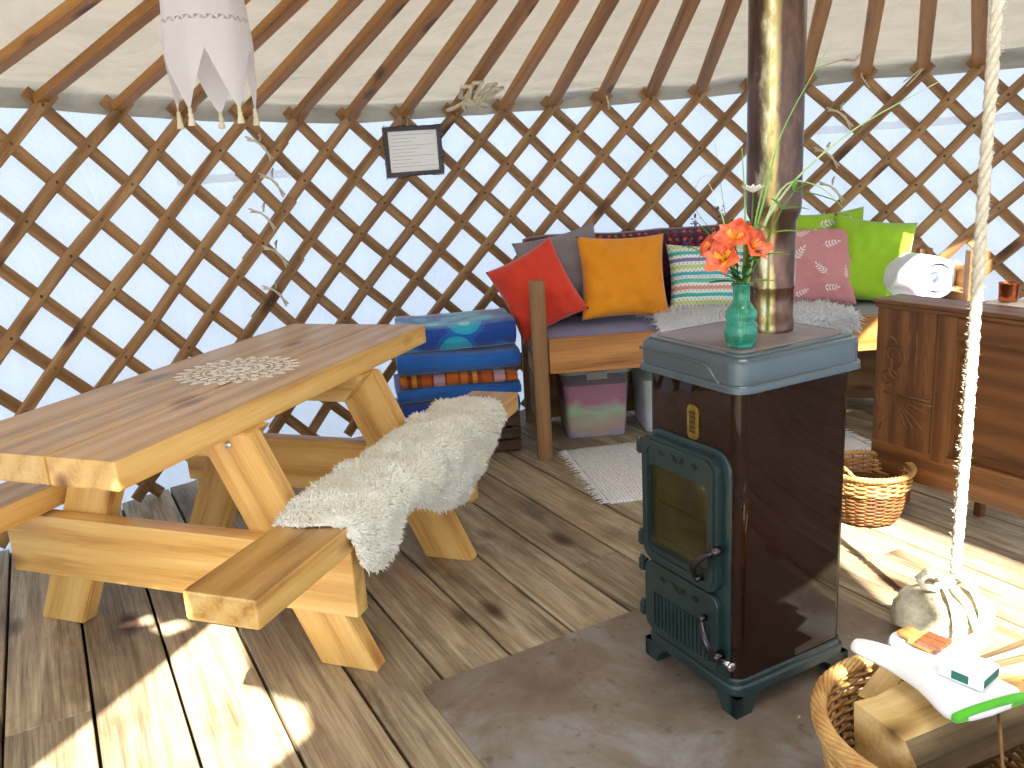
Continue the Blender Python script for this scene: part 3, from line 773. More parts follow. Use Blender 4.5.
def flower_root(name, label, cat, group=None):
    o = bpy.data.objects.new(name, None); COL.objects.link(o); o.location = VX; tag(o, label, cat, group); return o
def stem_mesh(o, end, bend, r_=.0018, start=(0, 0, .012), mat='stem'):
    bm = bmesh.new(); e_d = V((end.x, end.y, 0)); nk = (e_d.normalized() * min(.009, e_d.length)) + V((0, 0, .142)) if e_d.length > 1e-4 else V((0, 0, .142))
    c1 = V((nk.x * 2.2, nk.y * 2.2, nk.z + (end.z - nk.z) * .45)); pts = [V(start), V(start).lerp(nk, .5)] + [nk * (1 - f) ** 2 + c1 * 2 * f * (1 - f) + V(end) * f * f for f in [k / 8 for k in range(9)]]
    tube(bm, pts, r_, 6); return finish('stem', bm, M[mat], o)
def lily(end, facing, scale, label, yellow=False):
    o = flower_root('alstroemeria', label, 'flower', None); stem_mesh(o, end, BL(0, .0, .0))
    bm = bmesh.new(); d = V(facing).normalized(); a0 = d.orthogonal().normalized(); b0 = d.cross(a0)
    for k in range(6):
        a = k * PI / 3 + (.1 if k % 2 else 0); rad = a0 * math.cos(a) + b0 * math.sin(a); outer = k % 2 == 0
        L = scale * (1 if outer else .95); wd_ = scale * (.92 if outer else .62); prev = None; sd = rad.cross(d).normalized()
        for j in range(7):
            f = j / 6; fl_ = f * f * .9
            c = V(end) + d * (L * (.95 * f - .35 * f * f)) + rad * (L * (.12 * f + .72 * fl_))
            h = wd_ * .5 * math.sin(PI * min(1, .12 + f * .86)) ** .8
            cur = [bm.verts.new(c - sd * h + rad * -.0 + d * h * .25), bm.verts.new(c), bm.verts.new(c + sd * h + d * h * .25)]
            if prev:
                for q in (0, 1):
                    fc = bm.faces.new((prev[q], prev[q + 1], cur[q + 1], cur[q])); fc.smooth = True; fc.material_index = 1 if (yellow and not outer and j < 5) or (yellow and outer and j < 3) else 0
            prev = cur
    for k in range(5):
        a = k * 1.256; rad = a0 * math.cos(a) + b0 * math.sin(a)
        tube(bm, [V(end), V(end) + d * scale * .7 + rad * scale * .12], .0009, 4, mi=1)
    bl = finish('blossom', bm, [M['petal'], M['petaly']], o); return o
o1 = lily(BL(-.030, .035, .198), BL(-.35, .8, .35), .058, 'orange alstroemeria with the yellow throat lowest in the bouquet', True)
o2 = lily(BL(-.014, .020, .232), BL(-.1, .6, .6), .056, 'orange alstroemeria at the top of the bouquet cluster', True)
o3 = lily(BL(.012, .020, .218), BL(.6, .6, .45), .054, 'red-orange alstroemeria facing right in the bouquet')
o4 = lily(BL(-.052, .010, .218), BL(-.8, .3, .5), .045, 'small orange alstroemeria at the left edge of the bouquet')
for o_, dr in ((o1, -1), (o2, 1), (o3, 1), (o4, -1)):
    bm = bmesh.new()
    for k in range(4): leaf(bm, BL(dr * .004 * k, .01 + .006 * k, .145 + .018 * k), BL(dr * random.uniform(.2, .8), .4, .7), .055, .018, droop=.35)
    finish('leaf', bm, M['leafdark'], o_)
# daisy
o = flower_root('daisy', 'white daisy standing above the orange flowers in the vase', 'flower'); e = BL(.022, .0, .336); stem_mesh(o, e, BL(.004, 0, 0), .0015)
bm = bmesh.new()
for k in range(20):
    a = k * PI / 10; leaf(bm, e, BL(math.cos(a), math.sin(a), .42 + .15 * (k % 2)), .030, .011, droop=-.1, n=4)
    leaf(bm, e + V((0, 0, .003)), BL(math.cos(a + .1), math.sin(a + .1), .6), .018, .006, droop=0, n=4)
finish('petals', bm, M['petalw'], o)
bm = bmesh.new(); r_ = bmesh.ops.create_uvsphere(bm, u_segments=10, v_segments=6, radius=.006)
for v_ in r_['verts']: v_.co = e + V((v_.co.x, v_.co.y, v_.co.z * .6 + .004))
finish('flower_centre', bm, M['petaly'], o)
# verbena
for e, lab, up in ((BL(-.100, .0, .283), 'purple verbena at the far left of the bouquet', 0), (BL(-.048, -.01, .298), 'pale purple verbena just above the orange flowers', 1), (BL(-.118, .02, .232), 'small dark purple verbena bud hanging low left of the bouquet', 0)):
    o = flower_root('verbena', lab, 'flower'); stem_mesh(o, e, BL(-.005, 0, -.012), .0012)
    bm = bmesh.new()
    for k in range(26):
        d = V((random.gauss(0, 1), random.gauss(0, 1), random.gauss(.3, 1))).normalized(); rr = .014 if lab[:5] != 'small' else .008
        q = e + d * rr * random.uniform(.4, 1); leaf(bm, q, d, .006, .006, droop=0, n=3)
    finish('blossom', bm, M['petalv'], o)
# leafy branch
o = flower_root('leafy_branch', 'bright green leafy branch arching right out of the vase', 'foliage')
bp = [BL(0, .0, .012), BL(.006, .01, .14), BL(.032, .02, .19), BL(.058, .02, .25), BL(.08, .015, .30), BL(.105, .01, .335)]
bm = bmesh.new(); tube(bm, bp, .0018, 6); finish('stem', bm, M['stem'], o)
for p, d, L in ((bp[3], BL(1, .2, .25), .055), (bp[3], BL(-.7, .3, .75), .042), (bp[2] + BL(.008, 0, .012), BL(1, .2, .30), .05), (bp[4], BL(1, .1, .15), .05), (bp[4], BL(-.5, .2, .7), .035), (bp[5], BL(.9, 0, -.1), .085), (bp[5], BL(.2, .1, 1), .03), (bp[5], BL(.7, .2, .5), .035), (bp[1], BL(.9, .3, .35), .06), (bp[2], BL(-.4, .4, .8), .05)):
    bm = bmesh.new(); leaf(bm, p, d, L * 1.25, .020, droop=.22); finish('leaf', bm, M['leaf'], o)
# broad leaf low left
o = flower_root('broad_leaf', 'broad dark green leaf drooping left over the vase rim', 'foliage')
bm = bmesh.new(); tube(bm, [BL(0, 0, .012), BL(-.006, .004, .12), BL(-.015, .01, .148)], .0015, 6); finish('stem', bm, M['stem'], o)
bm = bmesh.new(); leaf(bm, BL(-.012, .01, .146), BL(-1, .15, .12), .062, .026, droop=.12, n=9); leaf(bm, BL(-.012, .01, .150), BL(-.8, .3, .6), .05, .018, droop=.2); finish('leaf', bm, M['leafdark'], o)
# long grass blades
def blade(label, pts, r_, mat, name='grass_blade'):
    o = flower_root(name, label, 'grass'); bm = bmesh.new()
    P_ = [V(p) for p in pts]; sm = []
    for i in range(len(P_) - 1):
        p0_, p1_, p2_, p3_ = P_[max(i - 1, 0)], P_[i], P_[i + 1], P_[min(i + 2, len(P_) - 1)]
        for k in range(6):
            f = k / 6; sm.append(.5 * ((2 * p1_) + (p2_ - p0_) * f + (2 * p0_ - 5 * p1_ + 4 * p2_ - p3_) * f * f + (3 * p1_ - p0_ - 3 * p2_ + p3_) * f ** 3))
    sm.append(P_[-1]); n = len(sm)
    tube(bm, sm, [r_ * (1 - .85 * (k / n) ** 2) for k in range(n)], 5, flat=.35)
    finish('blade', bm, M[mat], o)
blade('long thin grass blade rising highest above the vase and tipping right', [BL(0, 0, .01), BL(.004, 0, .15), BL(.045, 0, .32), BL(.08, 0, .46), BL(.17, 0, .625)], .005, 'grass')
blade('long pale grass blade sweeping far to the right of the bouquet', [BL(.004, 0, .01), BL(.01, 0, .15), BL(.07, 0, .31), BL(.20, 0, .44), BL(.375, 0, .535)], .006, 'paleblade')
blade('short pale blade leaning right below the sweeping one', [BL(.004, 0, .01), BL(.02, 0, .18), BL(.08, 0, .34), BL(.15, 0, .345), BL(.205, 0, .295)], .005, 'paleblade')
blade('upright green blade in front of the flue pipe', [BL(0, .005, .01), BL(.004, .005, .16), BL(.006, .005, .30), BL(-.002, .005, .43)], .0055, 'grass')
blade('upright green blade right of the daisy', [BL(.002, .005, .01), BL(.012, .005, .16), BL(.032, .005, .30), BL(.06, .005, .42)], .0055, 'grass')
blade('thin grass blade leaning slightly left of the daisy', [BL(0, 0, .01), BL(-.012, 0, .16), BL(-.04, 0, .32), BL(-.058, 0, .45)], .0016, 'stem')
blade('pale seed head blade bent left above the purple flowers', [BL(0, 0, .01), BL(-.015, 0, .17), BL(-.045, 0, .30), BL(-.075, 0, .37)], .003, 'paleblade')
blade('wiry arching stalk at the far left of the bouquet', [BL(0, 0, .01), BL(-.03, 0, .20), BL(-.10, 0, .31), BL(-.09, 0, .37), BL(-.06, 0, .375)], .0012, 'stem')
# ------------------------------------------------------------------ day bed under the back wall
BA = math.atan2(.09, 1.42)              # the bed runs almost along x
bx, by_ = V((math.cos(BA), math.sin(BA), 0)), V((-math.sin(BA), math.cos(BA), 0))
BO = V((.155, 3.722, 0))                # outer front corner at the left post
def BD(a, b, z=0): return BO + bx * a + by_ * b + V((0, 0, z))
bed = thing('day_bed', 'pine day bed with a wide front board and corner posts along the back wall', 'day bed', BO, BA)
BL_, BW = 1.95, .60
board('front_board', bed, (.02, .022, .477), (BL_, .022, .477), .160, .034, (0, -1, 0), M['bedwood'])
for nm_, p0_, p1_ in (('front_post', (-.022, .0, 0), (-.022, .0, .825)), ('front_post', (BL_ + .03, .0, 0), (BL_ + .03, .0, .83)), ('back_post', (-.022, BW, 0), (-.022, BW, .80)), ('back_post', (BL_ + .03, .42, 0), (BL_ + .03, .42, .8))):
    board(nm_, bed, p0_, p1_, .068, .044, (0, 1, 0), M['bedpost'])
for x in (-.015, BL_ + .03):
    for z, h in ((.70, .10), (.52, .20), (.36, .09), (.19, .22)):
        board('side_board', bed, (x, .03, z), (x, (BW - .02) if x < 0 else .40, z), h, .024, (1, 0, 0), M['bedwood'] if h < .15 else M['bedpost'])
for z in (.72, .27):
    board('back_board', bed, (0, BW - .01, z), (1.60, BW - .01, z), .38 if z > .5 else .50, .022, (0, 1, 0), M['bedpost'])
    board('back_board', bed, (1.61, BW - .015, z - .05), (BL_ + .02, .43, z - .05), .36 if z > .5 else .42, .022, (0, 1, 0), M['bedpost'])
bm = bmesh.new()
for k in range(10): L_ = (BL_ - .02) if k < 6 else 1.58; box(bm, (L_, .044, .02), (L_ / 2 + .005, .065 + k * .052, .505))
finish('slat_base', bm, M['bedwood'], bed)
def slab_soft(name, size, mat, loc, rz=0, bev=.02, puff=.0, parent=None, seg=12):
    bm = bmesh.new(); L, W, H = size; nx = max(4, int(L / .05)); ny = max(4, int(W / .05)); nz = 4
    vs = {}
    def get(i, j, k):
        if (i, j, k) in vs: return vs[i, j, k]
        x, y, z = L * (i / nx - .5), W * (j / ny - .5), H * (k / nz)
        ex, ey = min(i, nx - i) * L / nx, min(j, ny - j) * W / ny
        rr = bev; dz = 0
        for e_ in (ex, ey):
            if e_ < rr: dz = max(dz, rr - math.sqrt(max(0, rr * rr - (rr - e_) ** 2)))
        z2 = z
        if k == nz: z2 = H - dz * .8 + puff * fbm((x * 6, y * 6, 1))
        if k == 0: z2 = 0
        f = math.sin(PI * k / nz); sx = 1 + (f - .0) * .012 / max(L, .1); sy = 1 + f * .012 / max(W, .1)
        vs[i, j, k] = bm.verts.new((x * sx, y * sy, z2)); return vs[i, j, k]
    def quad(a, b, c, d): f = bm.faces.new((get(*a), get(*b), get(*c), get(*d))); f.smooth = True
    for i in range(nx):
        for j in range(ny):
            for k in (0, nz): quad((i, j, k), (i + 1, j, k), (i + 1, j + 1, k), (i, j + 1, k))
    for k in range(nz):
        for i in range(nx):
            for j in (0, ny): quad((i, j, k), (i + 1, j, k), (i + 1, j, k + 1), (i, j, k + 1))
        for j in range(ny):
            for i in (0, nx): quad((i, j, k), (i, j + 1, k), (i, j + 1, k + 1), (i, j, k + 1))
    o = finish(name, bm, mat, parent, True); o.location = loc; o.rotation_euler = (0, 0, rz); return o
t = NT('bed_pad'); v = t.coord(rnd=False); sx_ = t.n('SeparateXYZ'); t.l(v, sx_.inputs[0])
t.base(t.mix(t.ramp(t.math('MULTIPLY_ADD', sx_.outputs[0], .5, .5), [(.42, 0.0), (.5, 1.0)]), '6d72a8', '787b84')); t.set(Roughness=.9, Sheen_Weight=.3); t.bump(t.noise(v, 12, 4, .6), .2, .01); M['pad'] = t.m
bm = bmesh.new(); prism(bm, [(-.96, -.25), (.95, -.25), (.955, .10), (.62, .245), (-.96, .245)], 0, .043, bev=.012)
pad = finish('bed_pad', bm, M['pad'], None, 'auto'); pad.location = BD(BL_ / 2, .285, .5165); pad.rotation_euler = (0, 0, BA)
tag(pad, 'thin lavender blue and grey seat pad on the day bed', 'seat pad')

# ------------------------------------------------------------------ cushions
def cushion_pt(u, v, side, W, H, T, seed, ear=.09, wr=.012):
    f = max(0, (1 - abs(u) ** 3.2)) * max(0, (1 - abs(v) ** 3.2))
    z = T * .5 * f ** .55
    x = W / 2 * u * (1 - ear * (1 - v * v) * abs(u)); y = H / 2 * v * (1 - ear * (1 - u * u) * abs(v))
    w_ = wr * (fbm((u * 1.7 + seed, v * 1.7, side * 3)) + .5 * fbm((u * 4 + seed, v * 4, side)))
    rad = wr * .5 * math.sin((math.atan2(v, u) * 9 + seed)) * max(0, (abs(u) + abs(v) - .7)) * f ** .3
    return V((x, y, side * (z + (w_ + rad) * min(1, f * 3))))
def cushion(name, label, W, H, T, mat, loc, yaw=0, lean=0, roll=0, seed=0, deco=None, deco_mat=None, ear=.09, wr=.012, cat='cushion'):
    bm = bmesh.new(); n = 26; G = {}
    for side in (1, -1):
        for i in range(n + 1):
            for j in range(n + 1):
                if (i in (0, n) or j in (0, n)) and side == -1: G[i, j, -1] = G[i, j, 1]; continue
                u, v = -1 + 2 * i / n, -1 + 2 * j / n
                G[i, j, side] = bm.verts.new(cushion_pt(u, v, side, W, H, T, seed, ear, wr))
        for i in range(n):
            for j in range(n):
                f = bm.faces.new((G[i, j, side], G[i + 1, j, side], G[i + 1, j + 1, side], G[i, j + 1, side])); f.smooth = True
    if deco:
        for pts in deco:
            vs = []
            for (u, v) in pts: p = cushion_pt(u, v, 1, W, H, T, seed, ear, wr); p.z += .0025; vs.append(bm.verts.new(p))
            try: f = bm.faces.new(vs); f.material_index = 1; f.smooth = True
            except ValueError: pass
    o = finish(name, bm, [mat] + ([deco_mat] if deco_mat else []), None)
    for p in o.data.polygons: p.use_smooth = True
    # local: x width, y up, z towards the viewer
    o.matrix_world = Matrix.Translation(V(loc)) @ Matrix.Rotation(yaw, 4, 'Z') @ Matrix.Rotation(PI / 2 - lean, 4, 'X') @ Matrix.Rotation(roll, 4, 'Z')
    tag(o, label, cat); return o
SZ = .561
M['red'] = cloth('red_cotton', 'e2432c', 'd23a26'); M['greyc'] = cloth('grey_linen', '8f8a90', '7f7b82'); M['mustard'] = cloth('mustard_cotton', 'f29c16', 'e08c10')
M['pink'] = cloth('dusty_pink', 'cf8f94', 'c58388'); M['green'] = cloth('lime_cotton', '9fcf2c', '8fc024'); M['orangeb'] = cloth('burnt_orange', 'c8702c', 'b8601f')
M['whitep'] = cloth('white_print', 'f4eaea', 'ecdede')
# striped cover
t = NT('boho_stripes'); tc = t.n('TexCoord'); sx_ = t.n('SeparateXYZ'); t.l(tc.outputs['Object'], sx_.inputs[0])
yy = t.math('MULTIPLY_ADD', sx_.outputs[1], 2.6, .5)
cols = ['e8ece0', '58c8bc', 'f0efe4', 'd8e08a', 'e8ece0', '3fb8b8', 'e8ece0', 'e79a8c', 'f0f0e0', '6cc8a8', 'dfe8e4', '48b8c8', 'f0efe4', 'cfe08a', 'eef0e8', '8a78b8', 'eef0e8', '4cc0b4', 'e8ece0', 'd8e494', 'f0efe6', '58c8bc']
c = t.ramp(yy, [((i + .01) / len(cols), k) for i, k in enumerate(cols)], 'CONSTANT')
sn = t.math('SINE', t.math('MULTIPLY', sx_.outputs[0], 330.0)); sn2 = t.math('SINE', t.math('MULTIPLY', sx_.outputs[1], 230.0))
pt = t.math('GREATER_THAN', t.math('MULTIPLY', sn, sn2), .42); c = t.mix(t.math('MULTIPLY', pt, .55), c, '3a98b4')
t.base(c); t.set(Roughness=.95); t.bump(t.noise(tc.outputs['Object'], 9, 4, .6), .2, .01); M['stripe'] = t.m
# crochet throw
t = NT('crochet_wool'); tc = t.n('TexCoord'); mp_ = t.n('Mapping'); mp_.inputs['Scale'].default_value = (52, 60, 60); t.l(tc.outputs['Object'], mp_.inputs[0])
ck = t.n('TexChecker', i_Scale=1.0); ck.inputs[1].default_value = lin('2a1024'); ck.inputs[2].default_value = lin('7a1c34'); t.l(mp_.outputs[0], ck.inputs[0])
mp2 = t.n('Mapping'); mp2.inputs['Scale'].default_value = (26, 30, 30); t.l(tc.outputs['Object'], mp2.inputs[0])
vo = t.n('TexVoronoi', i_Scale=1.0); vo.inputs['Randomness'].default_value = .15; t.l(mp2.outputs[0], vo.inputs['Vector'])
c = t.mix(t.ramp(vo.outputs['Distance'], [(.2, 1.0), (.3, 0.0)]), ck.outputs[0], 'b8643c'); wv = t.n('TexWave', bands_direction='X', i_Scale=4.2); t.l(tc.outputs['Object'], wv.inputs['Vector'])
c = t.mix(t.ramp(wv.outputs['Fac'], [(.6, 0.0), (.8, .8)]), c, '301438'); t.base(c); t.set(Roughness=1, Sheen_Weight=.4); t.bump(vo.outputs['Distance'], .5, .01); M['crochet'] = t.m
# throw over the backrest: rolled top and a hanging front
bm = bmesh.new(); prof = [(-.075, -.40), (-.078, -.2), (-.074, -.06), (-.06, -.015), (-.02, .018), (.03, .022), (.055, .0), (.06, -.06), (.062, -.32)]
back = [(p[0] * .82 + .0, p[1] * .97 - .012) for p in prof[::-1]]
nx = 48; rows = []
for i in range(nx + 1):
    x = 1.62 * i / nx; row = []
    for k, (y, z) in enumerate(prof + back):
        row.append(bm.verts.new((x, y + .008 * fbm((x * 5, k * .3, 2)), z + .010 * fbm((x * 3, 7, 1)) - (.012 if i in (0, nx) else 0))))
    rows.append(row)
for A, B in zip(rows, rows[1:]):
    for k in range(len(A)):
        f = bm.faces.new((A[k], B[k], B[(k + 1) % len(A)], A[(k + 1) % len(A)])); f.smooth = True
bm.faces.new(rows[0]); bm.faces.new(rows[-1][::-1])
o = finish('crochet_throw', bm, M['crochet']); o.location = BD(-.02, BW - .01, .945); o.rotation_euler = (0, 0, BA)
tag(o, 'dark purple and red crochet throw hung over the day bed back board', 'throw blanket')
def spray(cu, cv, ang, s, n=4):
    out = []; ca, sa = math.cos(ang), math.sin(ang)
    def tr(a, b): return (cu + s * (a * ca - b * sa), cv + s * (a * sa + b * ca))
    def lf(a0, b0, d, L, w_): return [tr(a0 + L * f * math.cos(d) - w_ * g * math.sin(d), b0 + L * f * math.sin(d) + w_ * g * math.cos(d)) for f, g in ((0, 0), (.35, 1), (.7, .8), (1, 0), (.7, -.8), (.35, -1))]
    for k in range(n):
        x = -.7 + 1.3 * k / n
        out.append(lf(x, 0, .9, .55 - .05 * k, .09)); out.append(lf(x, 0, -.9, .55 - .05 * k, .09))
    out.append(lf(.5, 0, 0, .5, .1)); out.append([tr(-1, -.02), tr(.6, -.02), tr(.6, .02), tr(-1, .02)]); return out
pinkdeco = sum([spray(*a) for a in ((.35, .52, .25, .25), (-.42, .28, .9, .25), (.05, -.12, 2.3, .22), (-.75, -.3, 1.3, .22), (.3, -.62, .1, .24), (-.3, .8, .4, .2), (.72, -.2, 1.5, .18), (-.4, -.75, .5, .2))], [])
greendeco = sum([spray(*a) for a in ((.0, .7, .3, .3), (.5, .6, 1.2, .25), (-.5, .4, .8, .25), (.2, .1, 2.0, .25))], [])
LN = R(22)
def CU(a, b, z): return BD(a, b, z)
cushion('cushion', 'plain grey linen cushion behind the red one on the day bed', .42, .42, .12, M['greyc'], CU(.160, .425, SZ + .235), BA, LN, R(11), 3)
cushion('cushion', 'red cushion tipped over the left arm of the day bed', .35, .39, .12, M['red'], CU(.005, .27, SZ + .182), BA + R(-12), R(14), R(27), 5, wr=.016)
cushion('cushion', 'mustard orange square cushion on the day bed', .43, .41, .13, M['mustard'], CU(.425, .30, SZ + .215), BA + R(3), R(20), R(-2), 8, wr=.018)
cushion('cushion', 'turquoise and cream striped cushion behind the flowers', .40, .35, .12, M['stripe'], CU(.86, .38, SZ + .17), BA, LN, R(-3), 11)
cushion('cushion', 'burnt orange cushion almost hidden behind the flue pipe', .36, .40, .10, M['orangeb'], CU(1.20, .48, SZ + .24), BA, R(10), R(0), 14)
cushion('cushion', 'lime green cushion with white leaf print behind the pink one', .42, .40, .11, M['green'], CU(1.50, .47, SZ + .255), BA, R(12), R(2), 17, greendeco, M['whitep'])
cushion('cushion', 'dusty pink cushion printed with white leaf sprays', .42, .40, .12, M['pink'], CU(1.37, .33, SZ + .20), BA, R(20), R(-4), 20, pinkdeco, M['whitep'])
cushion('cushion', 'plain lime green cushion leaning beside the white duvet', .40, .43, .14, M['green'], CU(1.665, .34, SZ + .205), BA + R(-8), R(18), R(-10), 23, wr=.022)

# long-haired throw on the seat
fr = thing('long_wool_rug', 'long-haired white fleece spread on the day bed seat and over its front board', 'fleece', BD(1.0, .2, SZ), BA)
bm = bmesh.new(); g = []; smp = []; NX, NY = 44, 24
for i in range(NX + 1):
    row = []
    for j in range(NY + 1):
        u, v = i / NX, j / NY; e0 = .05 * math.sin(v * 5); x = -.52 + e0 + .10 * v + (.93 - e0 * 1.5 - .10 * v) * u - .0
        s_ = .36 - v * (.36 + .05 + .02 * math.sin(u * 9))          # distance from the front edge, negative hangs down
        front = -.2 - .018
        if s_ > .02: y, z, n_ = front + s_, .012, V((0, 0, 1))
        elif s_ > -.02: t_ = (.02 - s_) / .04 * PI / 2; y, z, n_ = front + .02 - .022 * math.sin(t_), .012 - .022 + .022 * math.cos(t_), V((0, -math.sin(t_), math.cos(t_)))
        else: y, z, n_ = front - .004, -.012 + (s_ + .02), V((0, -1, .1))
        p = V((x, y, z)) + n_ * (.008 + .006 * fbm((x * 8, s_ * 8, 2))); row.append((bm.verts.new(p), n_.normalized(), p))
    g.append(row)
for i in range(NX):
    for j in range(NY):
        q = (g[i][j], g[i + 1][j], g[i + 1][j + 1], g[i][j + 1]); f = bm.faces.new([w_[0] for w_ in q]); f.smooth = True
        k = (q[1][2] - q[0][2]).cross(q[3][2] - q[0][2]).length * 17000; k = int(k) + (random.random() < k % 1)
        for _ in range(k):
            s1, s2 = random.random(), random.random(); smp.append((q[0][2].lerp(q[1][2], s1).lerp(q[3][2].lerp(q[2][2], s1), s2), q[0][1]))
finish('backing', bm, M['longwool'], fr, True)
bm = bmesh.new(); tufts(bm, smp, .045, .0035, .7); ff = finish('fleece', bm, M['longwool'], fr, True); ff['kind'] = 'stuff'

# white duvet roll: a spiral section
M['duvet'] = cloth('white_duvet', 'eaf0fc', 'dfe6f6', scale=4)
bm = bmesh.new(); turns = 2.4; n = 74; L = .36; rows = []
for i in range(13):
    y = L * (i / 12 - .5); row = []
    for k in range(n + 1):
        a = turns * 2 * PI * k / n; r = .03 + .105 * k / n + .006 * fbm((a * .8, y * 6, 3)); pinch = 1 - .12 * (abs(y) / (L / 2)) ** 3
        row.append(bm.verts.new((r * 1.12 * math.cos(a + 2.2) * pinch, y + .01 * math.sin(a * 2), r * .96 * math.sin(a + 2.2) * pinch)))
    rows.append(row)
for A, B in zip(rows, rows[1:]):
    for k in range(n): f = bm.faces.new((A[k], B[k], B[k + 1], A[k + 1])); f.smooth = True
o = finish('duvet_roll', bm, M['duvet'], None, True); md = o.modifiers.new('s', 'SOLIDIFY'); md.thickness = .028; md.offset = 0; md2 = o.modifiers.new('b', 'SUBSURF'); md2.levels = 1; md2.render_levels = 1
o.location = BD(1.83, .24, SZ + .128); o.scale = (.93, .93, .93); o.rotation_euler = (0, 0, BA + R(12)); tag(o, 'rolled white duvet at the right end of the day bed', 'duvet')

# ------------------------------------------------------------------ storage tubs under the bed
def tub(label, loc, rz, cols_, w_=.33, d_=.34, h_=.33):
    o = thing('storage_tub', label, 'storage box', loc, rz)
    t = NT('tub_' + cols_[0]); v = t.coord(); n = t.noise(v, 5, 3, .5, 1.5); sx_ = t.n('SeparateXYZ'); tc = t.n('TexCoord'); t.l(tc.outputs['Object'], sx_.inputs[0])
    f = t.math('MULTIPLY_ADD', n, .45, t.math('MULTIPLY', sx_.outputs[2], 2.2)); t.base(t.ramp(f, [(.2, cols_[1]), (.36, cols_[2]), (.5, cols_[3]), (.62, cols_[4]), (.85, cols_[0])])); t.set(Roughness=.85); t.bump(n, .4, .02)
    cont = bmesh.new(); 
    A = roundrect(w_ * .86, d_ * .86, .03); B = roundrect(w_ * .94, d_ * .94, .03)
    va = [cont.verts.new((x, y, .008)) for x, y in A]; vb = [cont.verts.new((x, y, h_ * .82)) for x, y in B]
    for i in range(len(A)): cont.faces.new((va[i], va[(i + 1) % len(A)], vb[(i + 1) % len(A)], vb[i]))
    cont.faces.new(va[::-1]); cont.faces.new(vb); c_ = finish('folded_linen', cont, t.m, o, 'auto')
    bm = bmesh.new(); A = roundrect(w_ * .90, d_ * .90, .04); B = roundrect(w_, d_, .04)
    va = [bm.verts.new((x, y, .0)) for x, y in A]; vb = [bm.verts.new((x, y, h_)) for x, y in B]
    for i in range(len(A)): bm.faces.new((va[i], va[(i + 1) % len(A)], vb[(i + 1) % len(A)], vb[i]))
    bm.faces.new(va[::-1]); finish('tub_body', bm, M['tubplastic'], o, 'auto')
    bm = bmesh.new(); prism(bm, roundrect(w_ + .025, d_ + .025, .045), h_, h_ + .018, bev=.005); box(bm, (.10, .014, .04), (0, -d_ / 2 - .012, h_ - .006), bev=.004); finish('lid', bm, M['tublid'], o, 'auto')
t = NT('clear_plastic'); t.base('e8eaf0'); t.set(Roughness=.25, Alpha=.14, Coat_Weight=.2); M['tubplastic'] = t.m
M['tublid'] = plain('grey_tub_lid', '8a8a84', .45)
tub('clear plastic tub of pink and patterned linen under the left of the day bed', BD(.265, .385, .002) , BA, ('8a3a62', '4a72a8', 'a8806a', '8ab08a', 'a04a70'))
tub('clear plastic tub of pale linen under the day bed beside the stove', BD(.655, .385, .002), BA, ('b8c8c0', 'a8a8c0', 'c8c8d8', 'b0b8c0', '9ab0a8'))

# ------------------------------------------------------------------ folded blankets on a crate between table and bed
cr_ = thing('wooden_crate', 'low dark wooden crate under the folded blankets', 'crate', (-.275, 4.0, 0.001), R(8))
for z in (.035, .095, .155):
    for s in (-1, 1):
        board('slat', cr_, (-.28, s * .19, z), (.28, s * .19, z), .05, .014, (0, 1, 0), M['crate'])
        board('slat', cr_, (s * .273, -.18, z), (s * .273, .18, z), .05, .014, (1, 0, 0), M['crate'])
for sx__ in (-1, 1):
    for sy__ in (-1, 1): board('corner_post', cr_, (sx__ * .255, sy__ * .17, 0), (sx__ * .255, sy__ * .17, .185), .03, .025, (0, 1, 0), M['crate'])
bm = bmesh.new(); box(bm, (.56, .38, .012), (0, 0, .191)); finish('top_board', bm, M['crate'], cr_)
t = NT('aqua_floral_fleece'); v = t.coord((1, 1, 1.3)); vo = t.n('TexVoronoi', i_Scale=7.0); t.l(v, vo.inputs['Vector'])
t.base(t.ramp(t.n('SeparateColor').outputs[0] if False else vo.outputs['Distance'], [(.12, '9adfe8'), (.2, '28b4d4'), (.42, '2aa8d0'), (.55, '1c62b8'), (.7, '1648a0')], 'CONSTANT')); t.set(Roughness=1, Sheen_Weight=.5); M['aqua'] = t.m
M['blue'] = cloth('blue_fleece', '2470c8', '1c5cb4', sheen=.5); M['deepblue'] = cloth('deep_blue_fleece', '1848a8', '123c92', sheen=.5)
t = NT('orange_plaid'); tc = t.n('TexCoord'); sx_ = t.n('SeparateXYZ'); t.l(tc.outputs['Object'], sx_.inputs[0])
fx = t.math('FRACT', t.math('MULTIPLY_ADD', sx_.outputs[0], 3.6, .2)); fy = t.math('FRACT', t.math('MULTIPLY', sx_.outputs[1], 4.0))
pal = [(0, 'c8661c'), (.18, '5c2410'), (.22, 'cf7a26'), (.34, '5c2410'), (.42, 'e0a038'), (.5, '6a2a12'), (.58, 'b4541a'), (.74, '5c2410'), (.78, 'c0a8c4'), (.96, '5c2410')]
c = t.mix(.3, t.ramp(fx, pal, 'CONSTANT'), t.ramp(fy, pal, 'CONSTANT')); t.base(c); t.set(Roughness=1, Sheen_Weight=.4); M['plaid'] = t.m
